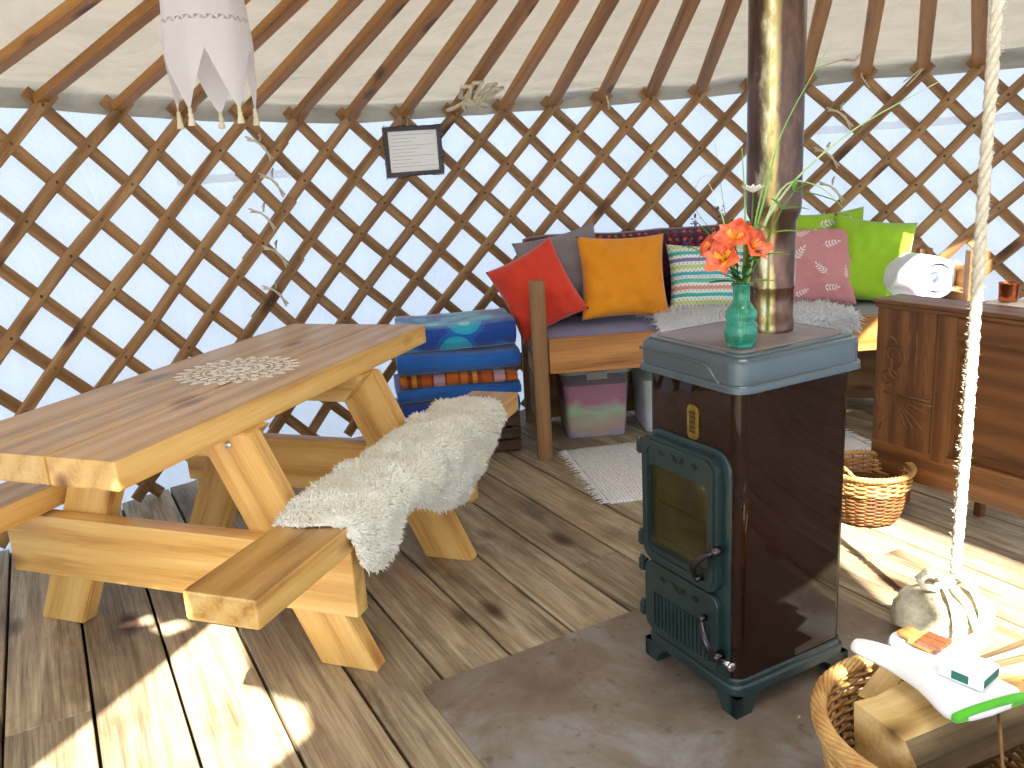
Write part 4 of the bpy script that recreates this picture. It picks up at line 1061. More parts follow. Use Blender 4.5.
def folded(name, label, L, W, H, mat, loc, rz, layers, seed):
    """a blanket folded in layers: rounded folds at the front, open ends at the side"""
    bm = bmesh.new(); n = 30; h = H / layers; th_ = h * .86; rows = []
    prof = []      # centre line in (y,z), snaking from back to front
    for k in range(layers):
        z = h * (k + .5); ys = [W / 2 - h / 2, -W / 2 + h / 2]
        if k % 2: ys = ys[::-1]
        for j in range(7): f = j / 6; prof.append((ys[0] + (ys[1] - ys[0]) * f, z))
        if k < layers - 1:
            yc_ = ys[1]; sgn = 1 if yc_ > 0 else -1
            for j in range(1, 5): a = -PI / 2 + PI * j / 5; prof.append((yc_ + sgn * h / 2 * math.cos(a), z + h / 2 + h / 2 * math.sin(a)))
    for i in range(n + 1):
        x = L * (i / n - .5); e = 1 - .05 * (abs(2 * i / n - 1)) ** 6; row = []
        for k, (y, z) in enumerate(prof):
            row.append(bm.verts.new((x, y * e + .006 * fbm((x * 5, k * .2, seed)), z + (.018 * fbm((x * 4, seed, .3 + y * 3)) + .010 * math.sin(x * 7 + seed)) * (z / H))))
        rows.append(row)
    for A, B in zip(rows, rows[1:]):
        for k in range(len(A) - 1): f = bm.faces.new((A[k], B[k], B[k + 1], A[k + 1])); f.smooth = True
    o = finish(name, bm, mat, None, True); md = o.modifiers.new('s', 'SOLIDIFY'); md.thickness = th_; md.offset = 0
    md = o.modifiers.new('v', 'BEVEL'); md.width = th_ * .3; md.segments = 2
    o.location = loc; o.rotation_euler = (0, 0, rz); tag(o, label, 'blanket'); return o
zb = .199
for lab, L, W, H, mt, dx, rz, ly, sd in (('deep blue folded blanket at the bottom of the stack', .56, .40, .085, 'deepblue', .0, 8, 2, 1),
        ('blue folded blanket directly under the orange plaid one', .57, .40, .065, 'blue', .0, 10, 2, 2),
        ('orange and brown plaid folded blanket in the stack', .54, .40, .062, 'plaid', .01, 7, 2, 3),
        ('bright blue thick folded blanket above the plaid one', .56, .41, .098, 'blue', .01, 9, 2, 4),
        ('aqua and blue patterned fleece on top of the blanket stack', .54, .38, .13, 'aqua', .01, 8, 2, 5)):
    folded('folded_blanket', lab, L, W, H, M[mt], (-.275 + dx, 3.99, zb), R(rz), ly, sd); zb += H + .001

# ------------------------------------------------------------------ woven rug with fringe
RA = math.atan2(.24, 1.28); rx, ry = V((math.cos(RA), math.sin(RA), 0)), V((-math.sin(RA), math.cos(RA), 0))
rg = thing('cotton_rug', 'white woven cotton rug with fringed ends on the boards before the day bed', 'rug', V((.36, 3.135, .001)), RA)
t = NT('white_rag_weave'); v = t.coord((1, 1, 1), rnd=False); n = t.noise(v, 70, 3, .6); wv = t.n('TexWave', bands_direction='X', i_Scale=22.0, i_Distortion=2.5); t.l(v, wv.inputs['Vector'])
t.base(t.ramp(t.math('MULTIPLY_ADD', wv.outputs['Fac'], .4, t.math('MULTIPLY', n, .7)), [(.35, 'd8d8e6'), (.45, 'fcfcff')])); t.set(Roughness=1); t.bump(t.math('ADD', n, wv.outputs['Fac']), .8, .006); M['rag'] = t.m
bm = bmesh.new(); nx, ny = 60, 30; G = [[bm.verts.new((1.30 * i / nx, .68 * j / ny, .006 + .0025 * fbm((i * .3, j * .3, 1)))) for j in range(ny + 1)] for i in range(nx + 1)]
for i in range(nx):
    for j in range(ny): f = bm.faces.new((G[i][j], G[i + 1][j], G[i + 1][j + 1], G[i][j + 1])); f.smooth = True
bd_ = finish('rug_body', bm, M['rag'], rg, True); md = bd_.modifiers.new('s', 'SOLIDIFY'); md.thickness = .006; md.offset = -1
for xe, sg in ((0, -1), (1.30, 1)):
    bm = bmesh.new()
    for k in range(46):
        y = .008 + .664 * k / 45; d = random.uniform(-.02, .02)
        tube(bm, [(xe, y, .006), (xe + sg * .02, y + d * .3, .006), (xe + sg * random.uniform(.035, .055), y + d, .003)], [.004, .0032, .0015], 5)
    fg = finish('fringe', bm, M['rag'], rg, True); fg['kind'] = 'stuff'

# ------------------------------------------------------------------ carved oak chest, front face at q = 2.68 (local x along the face towards the viewer, local y into the chest)
CH = PQ(2.02, 2.607, 0)
e_ = -pv; CA = math.atan2(e_.y, e_.x)
ch = thing('carved_chest', 'dark oak chest with fan and scroll carving on its left panel', 'chest', CH, CA)
CL, CD, CHH = 1.12, .13, .772; FT = .12
def cb(name, sz, c_, mat='oak', bev=.005, parent=None):
    L = max(sz); i = sz.index(L)
    if i == 0: a, b, w_, t_, up = V((c_[0] - sz[0] / 2, c_[1], c_[2])), V((c_[0] + sz[0] / 2, c_[1], c_[2])), sz[1], sz[2], (0, 0, 1)
    elif i == 1: a, b, w_, t_, up = V((c_[0], c_[1] - sz[1] / 2, c_[2])), V((c_[0], c_[1] + sz[1] / 2, c_[2])), sz[0], sz[2], (0, 0, 1)
    else: a, b, w_, t_, up = V((c_[0], c_[1], c_[2] - sz[2] / 2)), V((c_[0], c_[1], c_[2] + sz[2] / 2)), sz[1], sz[0], (1, 0, 0)
    return board(name, parent or ch, a, b, w_, t_, up, M[mat], bev)
for x in (.05, CL - .05):
    for y in (.03, CD - .03): cb('foot', (.085, .045, .135), (x, y, .0675))
cb('bottom_rail', (CL - .0, .03, .12), (CL / 2, .015, .195)); cb('moulding', (CL - .31, .016, .012), (CL / 2 + .155, -.006, .262))
# carved left panel
cpn = cb('carved_panel', (.235, .022, CHH - .258), (.1175, .012, .238 + (CHH - .258) / 2))
cb('stile', (.075, .030, CHH - .254), (.275, .013, .234 + (CHH - .254) / 2))
cb('stile', (.075, .030, CHH - .254), (CL - .04, .013, .234 + (CHH - .254) / 2))
cb('recessed_panel', (CL - .36, .012, CHH - .30), (CL / 2 + .115, .034, .24 + (CHH - .30) / 2))
cb('top_rail', (CL - .31, .026, .075), (CL / 2 + .155, .012, CHH - .059))
cb('side_panel', (.02, CD - .02, CHH - .20), (.012, CD / 2 + .01, .16 + (CHH - .2) / 2)); cb('side_panel', (.02, CD - .02, CHH - .20), (CL - .012, CD / 2 + .01, .16 + (CHH - .2) / 2))
cb('back_panel', (CL, .02, CHH - .2), (CL / 2, CD - .012, .16 + (CHH - .2) / 2))
cb('lid_board', (CL + .02, CD + .02, .014), (CL / 2, CD / 2 - .005, CHH + .004)); cb('lid_moulding', (CL + .008, CD + .008, .016), (CL / 2, CD / 2 - .003, CHH - .0125))
# relief carving: scrolls above, fan below
bm = bmesh.new(); PX0, PZ0 = .06, .50
def rel(pts, r_=.0035): tube(bm, [(x, -.0005, z) for x, z in pts], r_, 6, flat=1)
for k in range(7):
    a = R(-62 + k * 12); rel([(.085 + .02 * math.cos(a), .435 + .02 * math.sin(a)), (.085 + .155 * math.cos(a), .435 + .155 * math.sin(a))] if k > 1 else [(.085 + .02 * math.cos(a), .435 + .02 * math.sin(a)), (.085 + .13 * math.cos(a), .435 + .13 * math.sin(a))], .003)
rel([(.045, .445), (.225, .445)], .004)
for c0_, r0_, a0_, a1_ in (((.075, .585), .048, -1.2, 3.6), ((.075, .585), .030, -1.0, 3.9), ((.06, .50), .034, .3, 5.0), ((.06, .50), .018, 0, 5.2), ((.03, .55), .05, -2.0, .6), ((.095, .535), .04, 2.2, 5.2), ((.055, .625), .03, 0, 3.0)):
    rel([(c0_[0] + r0_ * (1 - .25 * k / 14) * math.cos(a0_ + (a1_ - a0_) * k / 14), c0_[1] + r0_ * (1 - .25 * k / 14) * math.sin(a0_ + (a1_ - a0_) * k / 14)) for k in range(15)])
for x in (.135, .165, .20): rel([(x, .455), (x, .68)], .0025)
rel([(.008, .46), (.02, .40), (.05, .36), (.03, .30)], .003)
rlf = finish('carving', bm, M['oak'], ch, True)
# copper mugs on the chest
def mug(label, loc, s=1.0):
    o = thing('copper_mug', label, 'mug', loc, R(40), None); bm = bmesh.new()
    lathe(bm, [(.001, 0), (.027 * s, 0), (.030 * s, .003), (.031 * s, .03), (.033 * s, .062 * s), (.034 * s, .064 * s), (.031 * s, .064 * s), (.029 * s, .03), (.027 * s, .006), (.001, .005)], 28); finish('cup', bm, M['copper'], o, True)
    bm = bmesh.new(); tube(bm, [(.031 * s, 0, .054), (.045, 0, .056), (.054, 0, .045), (.052, 0, .024), (.033 * s, 0, .014)], .003, 8); finish('handle', bm, M['copper'], o, True)
ctop = CHH + .0115
def CHP(a, b, z): return CH + e_ * a + qv * b + V((0, 0, z))
M['creamc'] = cloth('white_cloth', 'faf6ee', 'efe8dc')
STB = CHP(.33, .33, 0)
stl = thing('side_table', 'small round brown side table behind the carved chest', 'side table', STB, CA)
bm = bmesh.new(); lathe(bm, [(.001, .720), (.145, .720), (.155, .728), (.155, .742), (.148, .748), (.001, .748)], 40); finish('table_top', bm, M['oak'], stl, 'auto')
for k in range(3):
    a = k * 2.094 + .4; board('leg', stl, (.13 * math.cos(a), .13 * math.sin(a), 0), (.09 * math.cos(a), .09 * math.sin(a), .72), .03, .03, (math.cos(a), math.sin(a), 0), M['oak'])
tr = slab_soft('folded_cloth', (.20, .15, .014), M['creamc'], STB + V((0, 0, .749)), CA + R(10), .006, .003); tag(tr, 'folded white cloth under the copper mugs behind the chest', 'cloth')
mug('copper mug nearest the hanging rope behind the chest', STB + V((-.045, .02, .7665)), 1.0); mug('copper mug at the right edge of the view behind the chest', STB + V((.03, -.02, .7665)), 1.0)

# ------------------------------------------------------------------ wicker baskets
def weave(bm, rfun, z0_, z1_, rows_, stakes, amp, r_, mi=0, seg=4, oval=1.0):
    for k in range(rows_):
        z = z0_ + (z1_ - z0_) * (k + .5) / rows_; R0 = rfun(z); n = stakes * 4; pts = []
        for i in range(n):
            a = 2 * PI * i / n; rr = R0 + amp * math.cos(a * stakes / 2 + PI * k); pts.append((rr * math.cos(a), rr * oval * math.sin(a), z + .001 * math.sin(a * 5 + k)))
        tube(bm, pts, r_, seg, closed=True, mi=mi)
def plait(bm, rfun, z, n_strands, rad, r_, twist, seg=5, mi=0, oval=1.0, tilt=0):
    for s in range(n_strands):
        pts = []; n = 160
        for i in range(n):
            a = 2 * PI * i / n; ph = twist * a + 2 * PI * s / n_strands; rr = rfun + rad * math.cos(ph); pts.append((rr * math.cos(a), rr * oval * math.sin(a), z + rad * math.sin(ph)))
        tube(bm, pts, r_, seg, closed=True, mi=mi)
bk = thing('wicker_basket', 'small empty wicker basket with two loop handles beside the carved chest', 'basket', PQ(1.93, 2.48, .001), R(28.4))
rf = lambda z: .098 + .045 * min(1, z / .15) + .006 * math.sin(z * 30)
bm = bmesh.new(); weave(bm, rf, .008, .125, 16, 24, .0032, .0042); finish('lower_weave', bm, M['wickerdark'], bk)
bm = bmesh.new(); weave(bm, lambda z: rf(z) + .004, .125, .185, 7, 24, .0045, .0052); finish('upper_weave', bm, M['wicker'], bk)
bm = bmesh.new()
for i in range(24):
    a = 2 * PI * i / 24; tube(bm, [(rf(z) * math.cos(a), rf(z) * math.sin(a), z) for z in (.004, .05, .1, .15, .19)], .0028, 5)
finish('stakes', bm, M['wickerdark'], bk)
bm = bmesh.new(); plait(bm, .150, .196, 3, .006, .0055, 22); finish('rim', bm, M['wicker'], bk)
bm = bmesh.new(); lathe(bm, [(.001, .004), (.098, .004), (.1, .010), (.001, .010)], 32); finish('base', bm, M['wickerdark'], bk)
for s in (-1, 1):
    bm = bmesh.new()
    for st_ in range(2):
        pts = []
        for k in range(19):
            f = k / 18; a = (-.42 + .84 * f); pts.append(V((s * .150 * math.cos(a) + .003 * math.cos(k * 1.3 + PI * st_), .150 * math.sin(a), .196 + .038 * math.sin(PI * f) + .003 * math.sin(k * 1.3 + PI * st_))))
        tube(bm, pts, .0045, 6)
    finish('handle', bm, M['wicker'], bk)

LB = V((.775, 1.372, .0065)); lbo = LB
lb = thing('log_basket', 'large round willow basket of firewood at the front corner of the hearth', 'basket', LB, 0)
rl = lambda z: .165 + .058 * (z / .25) ** .7
bm = bmesh.new(); weave(bm, rl, .01, .245, 26, 30, .0045, .0048); finish('woven_side', bm, M['wicker'], lb)
bm = bmesh.new()
for i in range(30):
    a = 2 * PI * i / 30; tube(bm, [(rl(z) * math.cos(a), rl(z) * math.sin(a), z) for z in (.004, .06, .12, .18, .25)], .0035, 5)
finish('stakes', bm, M['wickerdark'], lb)
bm = bmesh.new(); plait(bm, .226, .256, 8, .011, .0050, 7); plait(bm, .229, .244, 5, .007, .0045, -7); finish('rim', bm, M['wicker'], lb)
bm = bmesh.new(); lathe(bm, [(.001, .003), (.165, .003), (.168, .012), (.001, .012)], 32); finish('base', bm, M['wickerdark'], lb)
# split logs: wedge sections
def log(label, a, b, r_, shape, seed, roll=0, barkside=True):
    a, b = V(a), V(b); L = (b - a).length; bm = bmesh.new(); rnd_ = random.Random(seed)
    if shape == 'wedge': sec = [(-1, -.55), (.9, -.7), (1.0, .1), (.45, .8), (-.2, .95), (-.85, .35)]
    elif shape == 'quarter': sec = [(-1, -1), (.55, -.95), (.85, -.5), (.9, .1), (.5, .65), (-.1, .9), (-.9, .95)]
    else: sec = [(-.8, -.7), (.8, -.8), (.9, .6), (-.75, .8)]
    n = 10; rows = []
    for i in range(n + 1):
        x = L * (i / n - .5) + 0; row = []
        for k, (y, z) in enumerate(sec):
            w_ = 1 + .10 * fbm((x * 7 + seed, k * 1.3, seed)); row.append(bm.verts.new((x + (.006 * rnd_.uniform(-1, 1) if i in (0, n) else 0), y * r_ * w_, z * r_ * w_)))
        rows.append(row)
    m_ = len(sec)
    for A, B in zip(rows, rows[1:]):
        for k in range(m_):
            f = bm.faces.new((A[k], B[k], B[(k + 1) % m_], A[(k + 1) % m_]))
            f.material_index = 1 if (barkside and shape == 'quarter' and 1 <= k <= 4) or (barkside and shape == 'wedge' and k in (2, 3)) else 0
    bm.faces.new(rows[0][::-1]); bm.faces.new(rows[-1])
    fr_ = frame(b - a, (0, 0, 1), (a + b) / 2) @ Matrix.Rotation(roll, 4, 'X')
    o = finish('log', bm, [M['split'], M['bark']], None, False, fr_); tag(o, label, 'log'); return o
def LP(x, y, z): return LB + V((x, y, z))
log('thick log with grey bark lying across the front of the firewood basket', LP(-.135, -.050, .222), LP(.30, .115, .236), .078, 'quarter', 3, R(180))
log('short pale split log below the oven mitt at the left of the basket', LP(-.130, .040, .235), LP(.05, .095, .250), .032, 'block', 5, R(5))
log('small square-ended log standing up at the back left of the basket', LP(-.090, .125, .215), LP(-.03, .160, .255), .027, 'block', 8, R(20))
log('dark-barked log deep in the left of the basket', LP(-.14, .02, .11), LP(-.05, .09, .190), .045, 'wedge', 11, R(200))
log('narrow split log leaning inside the front left rim', LP(-.145, -.03, .08), LP(-.09, .05, .195), .028, 'wedge', 13, R(60))
log('pale split log poking out to the right behind the oven mitt', LP(.01, .125, .262), LP(.185, .205, .285), .029, 'block', 17, R(8))
log('wide pale split log sunlit at the right of the basket', LP(.05, .085, .285), LP(.27, .150, .300), .032, 'wedge', 19, R(0))
log('long split log at the right in front of the sunlit ones', LP(.09, .055, .315), LP(.33, .095, .325), .024, 'wedge', 23, R(20))
log('bottom log buried in the middle of the basket', LP(-.10, -.03, .07), LP(.13, .04, .06), .05, 'quarter', 29, R(30))
log('bottom log buried at the back of the basket', LP(-.06, .09, .085), LP(.13, .11, .10), .042, 'wedge', 31, R(80))
for lab, pts in (('thin dark twig curving down over the thick barked log', [LP(.08, -.015, .325), LP(.04, -.10, .30), LP(.02, -.16, .22), LP(.015, -.19, .16)]), ('thin pale twig arching over the right of the thick barked log', [LP(.17, .03, .325), LP(.13, -.06, .315), LP(.08, -.14, .25), LP(.05, -.18, .18)])):
    bm = bmesh.new(); tube(bm, [p - pts[0] for p in pts], [.004, .0035, .003, .002], 6); o = finish('twig', bm, M['wicker'] if 'pale' in lab else M['wickerdark'], None, True); o.location = pts[0]; tag(o, lab, 'twig')

# oven mitt lying across the logs: local x from thumb tips to cuff
MC = V((.768, 1.418, .338))
mitt = thing('oven_mitt', 'double-ended white oven mitt with a green cuff lying on the firewood', 'oven mitt', MC, R(-73))
M['mitt'] = cloth('white_quilted_cotton', 'f8f8fa', 'eeeef4', scale=14); M['mittg'] = cloth('green_binding', '5fc82e', '4cb424')
outline = [(.165, .072), (.10, .074), (.03, .070), (-.04, .066), (-.10, .064), (-.150, .054), (-.170, .032), (-.165, .008), (-.140, -.006), (-.105, -.008), (-.085, -.010), (-.100, -.020), (-.135, -.032), (-.165, -.046), (-.182, -.062), (-.178, -.078), (-.155, -.084), (-.10, -.078), (-.03, -.072), (.05, -.072), (.165, -.074)]
def sm_closed(pts, k=4):
    out = []; n = len(pts)
    for i in range(n):
        p0_, p1_, p2_, p3_ = [V((*pts[(i + j) % n], 0)) for j in (-1, 0, 1, 2)]
        for q in range(k):
            f = q / k; r_ = .5 * ((2 * p1_) + (p2_ - p0_) * f + (2 * p0_ - 5 * p1_ + 4 * p2_ - p3_) * f * f + (3 * p1_ - p0_ - 3 * p2_ + p3_) * f ** 3); out.append((r_.x, r_.y))
    return out
outline = [(x * .78, y * .98) for x, y in outline]; ol = sm_closed(outline)
def pillowy(bm, poly, H, z0_, mi=0, steps=5):
    """inflated outline"""
    rings = []
    def inset(poly, d):
        n = len(poly); out = []
        for i in range(n):
            a, b, c_ = V(poly[i - 1]), V(poly[i]), V(poly[(i + 1) % n]); t_ = (c_ - a); 
            nm = V((-t_.y, t_.x)); nm = nm.normalized() if nm.length > 1e-9 else V((0, 0)); out.append(tuple(b + nm * d))
        return out
    area = sum(poly[i][0] * poly[(i + 1) % len(poly)][1] - poly[(i + 1) % len(poly)][0] * poly[i][1] for i in range(len(poly))); sg = 1 if area > 0 else -1
    for k in range(steps + 1):
        a = k / steps * PI / 2; d = (1 - math.cos(a)) * .012; ring = inset(poly, d * sg); rings.append([bm.verts.new((x, y, z0_ + H * math.sin(a))) for x, y in ring])
    for A, B in zip(rings, rings[1:]):
        for i in range(len(A)): f = bm.faces.new((A[i], A[(i + 1) % len(A)], B[(i + 1) % len(A)], B[i])); f.material_index = mi; f.smooth = True
    f = bm.faces.new(rings[-1]); f.material_index = mi; f = bm.faces.new(rings[0][::-1]); f.material_index = mi
bm = bmesh.new(); pillowy(bm, ol, .022, 0)
for v_ in bm.verts: v_.co.z += .012 * math.sin(v_.co.x * 14 + 1) * .5
finish('padding', bm, M['mitt'], mitt)
bm = bmesh.new(); cp_ = []
for k in range(41):
    a = 2 * PI * k / 40; cp_.append((.130 + .004 * math.cos(a), .077 * math.sin(a), .012 + .010 * math.cos(a)))
tube(bm, cp_[:-1], .0075, 8, closed=True)
tube(bm, [(.132, .076, .02), (.150, .095, .024), (.145, .112, .02), (.136, .098, .016)], .005, 6)
finish('cuff', bm, M['mittg'], mitt)
mz = MC.z + .030
def on_mitt(x, y, z=0): return MC + Matrix.Rotation(R(-73), 3, 'Z') @ V((x, y, 0)) + V((0, 0, .028 + z))
M['choc'] = plain('milk_chocolate', '6a4026', .4, 0, .2); M['bisc'] = plain('biscuit', 'b88648', .8, 0, 0, 60, 'a8763c')
def tablet(name, label, loc, rz, nx_, ny_, s, h, mat, cat):
    bm = bmesh.new(); box(bm, (nx_ * s, ny_ * s, h), (0, 0, h / 2), bev=.001)
    for i in range(nx_):
        for j in range(ny_): box(bm, (s * .88, s * .88, h * .5), ((i - nx_ / 2 + .5) * s, (j - ny_ / 2 + .5) * s, h), bev=.0012)
    o = finish(name, bm, mat); o.location = loc; o.rotation_euler = (0, 0, rz); tag(o, label, cat)
tablet('biscuit', 'golden square biscuit under the chocolate on the oven mitt', on_mitt(-.052, .030), R(-58), 3, 3, .0165, .008, M['bisc'], 'biscuit')
tablet('chocolate_bar', 'piece of milk chocolate in four squares on the oven mitt', on_mitt(-.030, .026, .0125), R(-52), 2, 2, .0225, .009, M['choc'], 'chocolate')
tablet('chocolate_bar', 'paler piece of chocolate further up the oven mitt', on_mitt(-.088, .024), R(-65), 2, 2, .018, .007, M['bisc'], 'chocolate')
bm = bmesh.new(); box(bm, (.078, .072, .024), (0, 0, .012), bev=.003); bxm = finish('small_carton', bm, [plain('white_card', 'fcfcfc', .6)]); bxm.location = on_mitt(.060, .020, .001); bxm.rotation_euler = (0, 0, R(-52))
tag(bxm, 'small flat white carton lying near the green cuff of the oven mitt', 'carton')
bm = bmesh.new(); box(bm, (.0006, .060, .016), (.0395, 0, .012)); box(bm, (.03, .0006, .016), (.0, -.0365, .012)); finish('teal_label', bm, plain('teal_card', '1f6c60', .6), bxm)

# ------------------------------------------------------------------ hanging rope with its stone weight
SP = V((1.165, 2.085, 0))
def roofz(p):
    d = V((p.x - APEX.x, p.y - APEX.y)).length; a = math.degrees(math.atan2(p.x - YC.x, p.y - YC.y)); return APEX.z - (APEX.z - ztop(a) - .0) * d / 3.2
bm = bmesh.new(); topz = roofz(SP) - .02; n = 190
for s in range(3):
    pts = []
    for k in range(n + 1):
        z = .185 + (topz - .185) * k / n; a = z * 62 + s * 2.094; pts.append((.0075 * math.cos(a) + .004 * math.sin(z * 3), .0075 * math.sin(a), z))
    tube(bm, pts, .0078, 6)
for k in range(1500):
    z = random.uniform(.19, topz); a = random.uniform(0, 6.28); r0_ = .012; L = random.uniform(.004, .013); q = V((r0_ * math.cos(a), r0_ * math.sin(a), z)); d = V((math.cos(a + random.gauss(0, .6)), math.sin(a), random.gauss(0, .8))).normalized()
    sd = d.orthogonal().normalized() * .0009; bm.faces.new([bm.verts.new(q - sd), bm.verts.new(q + sd), bm.verts.new(q + d * L)])
o = finish('hanging_rope', bm, M['rope']); o.location = SP; tag(o, 'thick white cotton rope hanging from the roof down to the stone', 'rope')
ST = V((1.135, 2.075, 0)); sw = thing('stone_weight', 'pale rounded stone tied to the end of the hanging rope', 'stone', ST, R(-10))
def blob(r_, c_, seed, sub=4, amp=.12):
    bm = bmesh.new(); bmesh.ops.create_icosphere(bm, subdivisions=sub, radius=1)
    for v_ in bm.verts:
        d = v_.co.normalized(); f = 1 + amp * fbm((d.x * 1.3 + seed, d.y * 1.3, d.z * 1.3)) + .03 * fbm((d.x * 6, d.y * 6, d.z * 6 + seed))
        v_.co = V((d.x * r_[0], d.y * r_[1], max(-.9, d.z) * r_[2])) * f + V(c_)
    mz_ = min(v_.co.z for v_ in bm.verts)
    for v_ in bm.verts: v_.co.z -= mz_
    return bm
bm = blob((.130, .095, .072), (0, 0, .07), 4.2, 4, .16); finish('stone', bm, M['stone'], sw, True)
bm = bmesh.new()
for a, b, off in ((-.02, .12, 0), (.03, .125, .03), (.055, -.10, -.01)):
    pts = []
    for k in range(22):
        t_ = -.35 + (PI + .7) * k / 21; pts.append(V((a + off * math.sin(t_) + .02 * math.cos(t_ * .5), -.104 * math.cos(t_), .070 + .085 * math.sin(t_))))
    tube(bm, pts, .0095, 7, flat=.6)
tube(bm, [(0, 0, .155), (-.02, -.01, .19), (-.055, -.02, .205), (-.075, -.02, .185), (-.06, -.02, .160), (-.02, -.02, .152)], .009, 8)
tube(bm, [(-.025, -.01, .158), (0, -.025, .166), (.022, 0, .162), (0, .02, .158), (-.018, .0, .168), (.0, -.02, .178), (.018, .005, .176)], .009, 8)
tube(bm, [(.01, -.02, .165), (.04, -.07, .13), (.055, -.098, .08), (.06, -.104, .045)], [.009, .010, .011, .006], 7)
finish('rope_lashing', bm, M['rope'], sw, True)

# ------------------------------------------------------------------ framed notice
def WP(deg, z, r): a = R(deg); return V((YC.x + r * math.sin(a), YC.y + r * math.cos(a), z))
c0_ = WP(-22.7, 1.415, 3.165); nrm = V((YC.x - c0_.x, YC.y - c0_.y, -.05)).normalized(); xx = V((0, 0, 1)).cross(nrm).normalized()
nf_ = thing('framed_notice', 'small black-framed white notice hung on the lattice wall', 'notice', (0, 0, 0)); nf_.matrix_world = frame(xx, nrm, c0_) @ Matrix.Rotation(R(1), 4, 'Z')
FW, FH = .292, .235
M['frame'] = plain('black_frame', '2a2226', .4, 0, .2, 20, '3a3034')
bm = bmesh.new()
for s in (-1, 1): box(bm, (.022, FH, .02), (s * (FW / 2 - .011), 0, 0), bev=.002); box(bm, (FW - .044, .022, .02), (0, s * (FH / 2 - .011), 0), bev=.002)
finish('frame', bm, M['frame'], nf_)
bm = bmesh.new(); box(bm, (FW - .04, FH - .04, .004), (0, 0, -.002))
rr = random.Random(4)
for k in range(10):
    y = .078 - k * .0165; L = rr.uniform(.10, .22) if k % 3 else .215; box(bm, (L, .0016, .0006), (-.11 + L / 2, y, .0006), mi=2 if k == 5 else 1)
finish('paper', bm, [plain('white_paper', 'ffffff', .7), plain('print_grey', 'a4a8b8', .8), plain('print_gold', 'd0b878', .8)], nf_)
bm = bmesh.new(); pts = []
for k in range(40):
    f = k / 40 * 4; sd = int(f); g_ = f - sd; hw, hh = FW / 2, FH / 2; cs = [(-hw, hh), (hw, hh), (hw, -hh), (-hw, -hh)]; a, b = cs[sd], cs[(sd + 1) % 4]
    pts.append((a[0] + (b[0] - a[0]) * g_ + rr.uniform(-.006, .006), a[1] + (b[1] - a[1]) * g_ + rr.uniform(-.006, .006), .012 + rr.uniform(-.002, .004)))
tube(bm, pts, .0016, 5, closed=True)
for p in pts[::3]:
    r_ = bmesh.ops.create_uvsphere(bm, u_segments=6, v_segments=5, radius=.004)
    for v_ in r_['verts']: v_.co += V(p)
    for f in {f for v_ in r_['verts'] for f in v_.link_faces}: f.material_index = 1
finish('fairy_lights', bm, [M['darkmetal'], M['brass']], nf_)
bm = bmesh.new(); tube(bm, [(-.02, FH / 2 - .004, -.004), (-.004, FH / 2 + .05, -.02), (.02, FH / 2 - .004, -.004)], .0015, 5); finish('hanging_string', bm, M['string'], nf_)

# ------------------------------------------------------------------ hanging cloth lantern
HL = V((-.765, 2.46, 0)); zt_ = roofz(HL) - .02; zb_ = 1.66
hl = thing('cloth_lantern', 'white cotton tube lantern with pointed tails hanging from the roof poles', 'hanging lantern', (HL.x, HL.y, 0), R(20))
M['muslin'] = canvas('white_muslin', 'f6f2f2', 'ece6ea', .35, 'f4f0ee', (1, 1, 1), .3)
bm = bmesh.new(); NS = 48; NZ = 26; rb = .115
def lr(z, a): f = (zt_ - z) / (zt_ - zb_); return (.094 + (rb - .094) * min(1, f * 1.1)) * (1 + .035 * math.sin(a * 7 + f * 3) * f + .02 * math.sin(a * 3))
rows = []
for k in range(NZ + 1):
    z = zt_ - .01 - (zt_ - .01 - zb_) * k / NZ; rows.append([bm.verts.new((lr(z, 2 * PI * i / NS) * math.cos(2 * PI * i / NS), lr(z, 2 * PI * i / NS) * math.sin(2 * PI * i / NS), z)) for i in range(NS)])
krow = 19
for k in range(NZ):
    for i in range(NS):
        a, b, c_, d = rows[k][i], rows[k][(i + 1) % NS], rows[k + 1][(i + 1) % NS], rows[k + 1][i]
        if k == krow:       # openwork zigzag: every second triangle is left out
            f = bm.faces.new((a, b, c_) if i % 2 else (b, c_, d)); f.smooth = True
            continue
        f = bm.faces.new((a, b, c_, d)); f.smooth = True
# pointed tails
NT_ = 5; tips = []
for s in range(NT_):
    a0 = 2 * PI * (s + .15) / NT_; wda = 2 * PI / NT_ * .49; prev = None; ht = .15
    for k in range(9):
        f = k / 8; z = zb_ + .0005 - ht * f; hw = wda * (1 - f) ** .85 * .98 + .02; cur = []
        for j in range(7):
            a = a0 + hw * (j / 3 - 1); r_ = lr(zb_, a) * (1 - .07 * f) + .0006; cur.append(bm.verts.new((r_ * math.cos(a), r_ * math.sin(a), z)))
        if prev:
            for j in range(6): fc = bm.faces.new((prev[j], prev[j + 1], cur[j + 1], cur[j])); fc.smooth = True
        prev = cur
    r_ = lr(zb_, a0) * .93; tips.append(V((r_ * math.cos(a0), r_ * math.sin(a0), zb_ - ht)))
finish('cloth_tube', bm, M['muslin'], hl)
for tp in tips:
    bm = bmesh.new(); tube(bm, [tp + V((0, 0, .006)), tp - V((0, 0, .012))], .005, 8); lathe(bm, [(.001, 0), (.007, -.002), (.006, -.010), (.010, -.030), (.009, -.032), (.001, -.03)], 14, loc=tp - V((0, 0, .008))); finish('tassel', bm, M['string'], hl, True)
bm = bmesh.new(); ring = [(.084 * math.cos(2 * PI * k / 24), .084 * math.sin(2 * PI * k / 24), zt_ - .012) for k in range(24)]; tube(bm, ring, .003, 6, closed=True)
for k in range(3): a = k * 2.094; tube(bm, [(.084 * math.cos(a), .084 * math.sin(a), zt_ - .012), (0, 0, zt_ + .035)], .0015, 5)
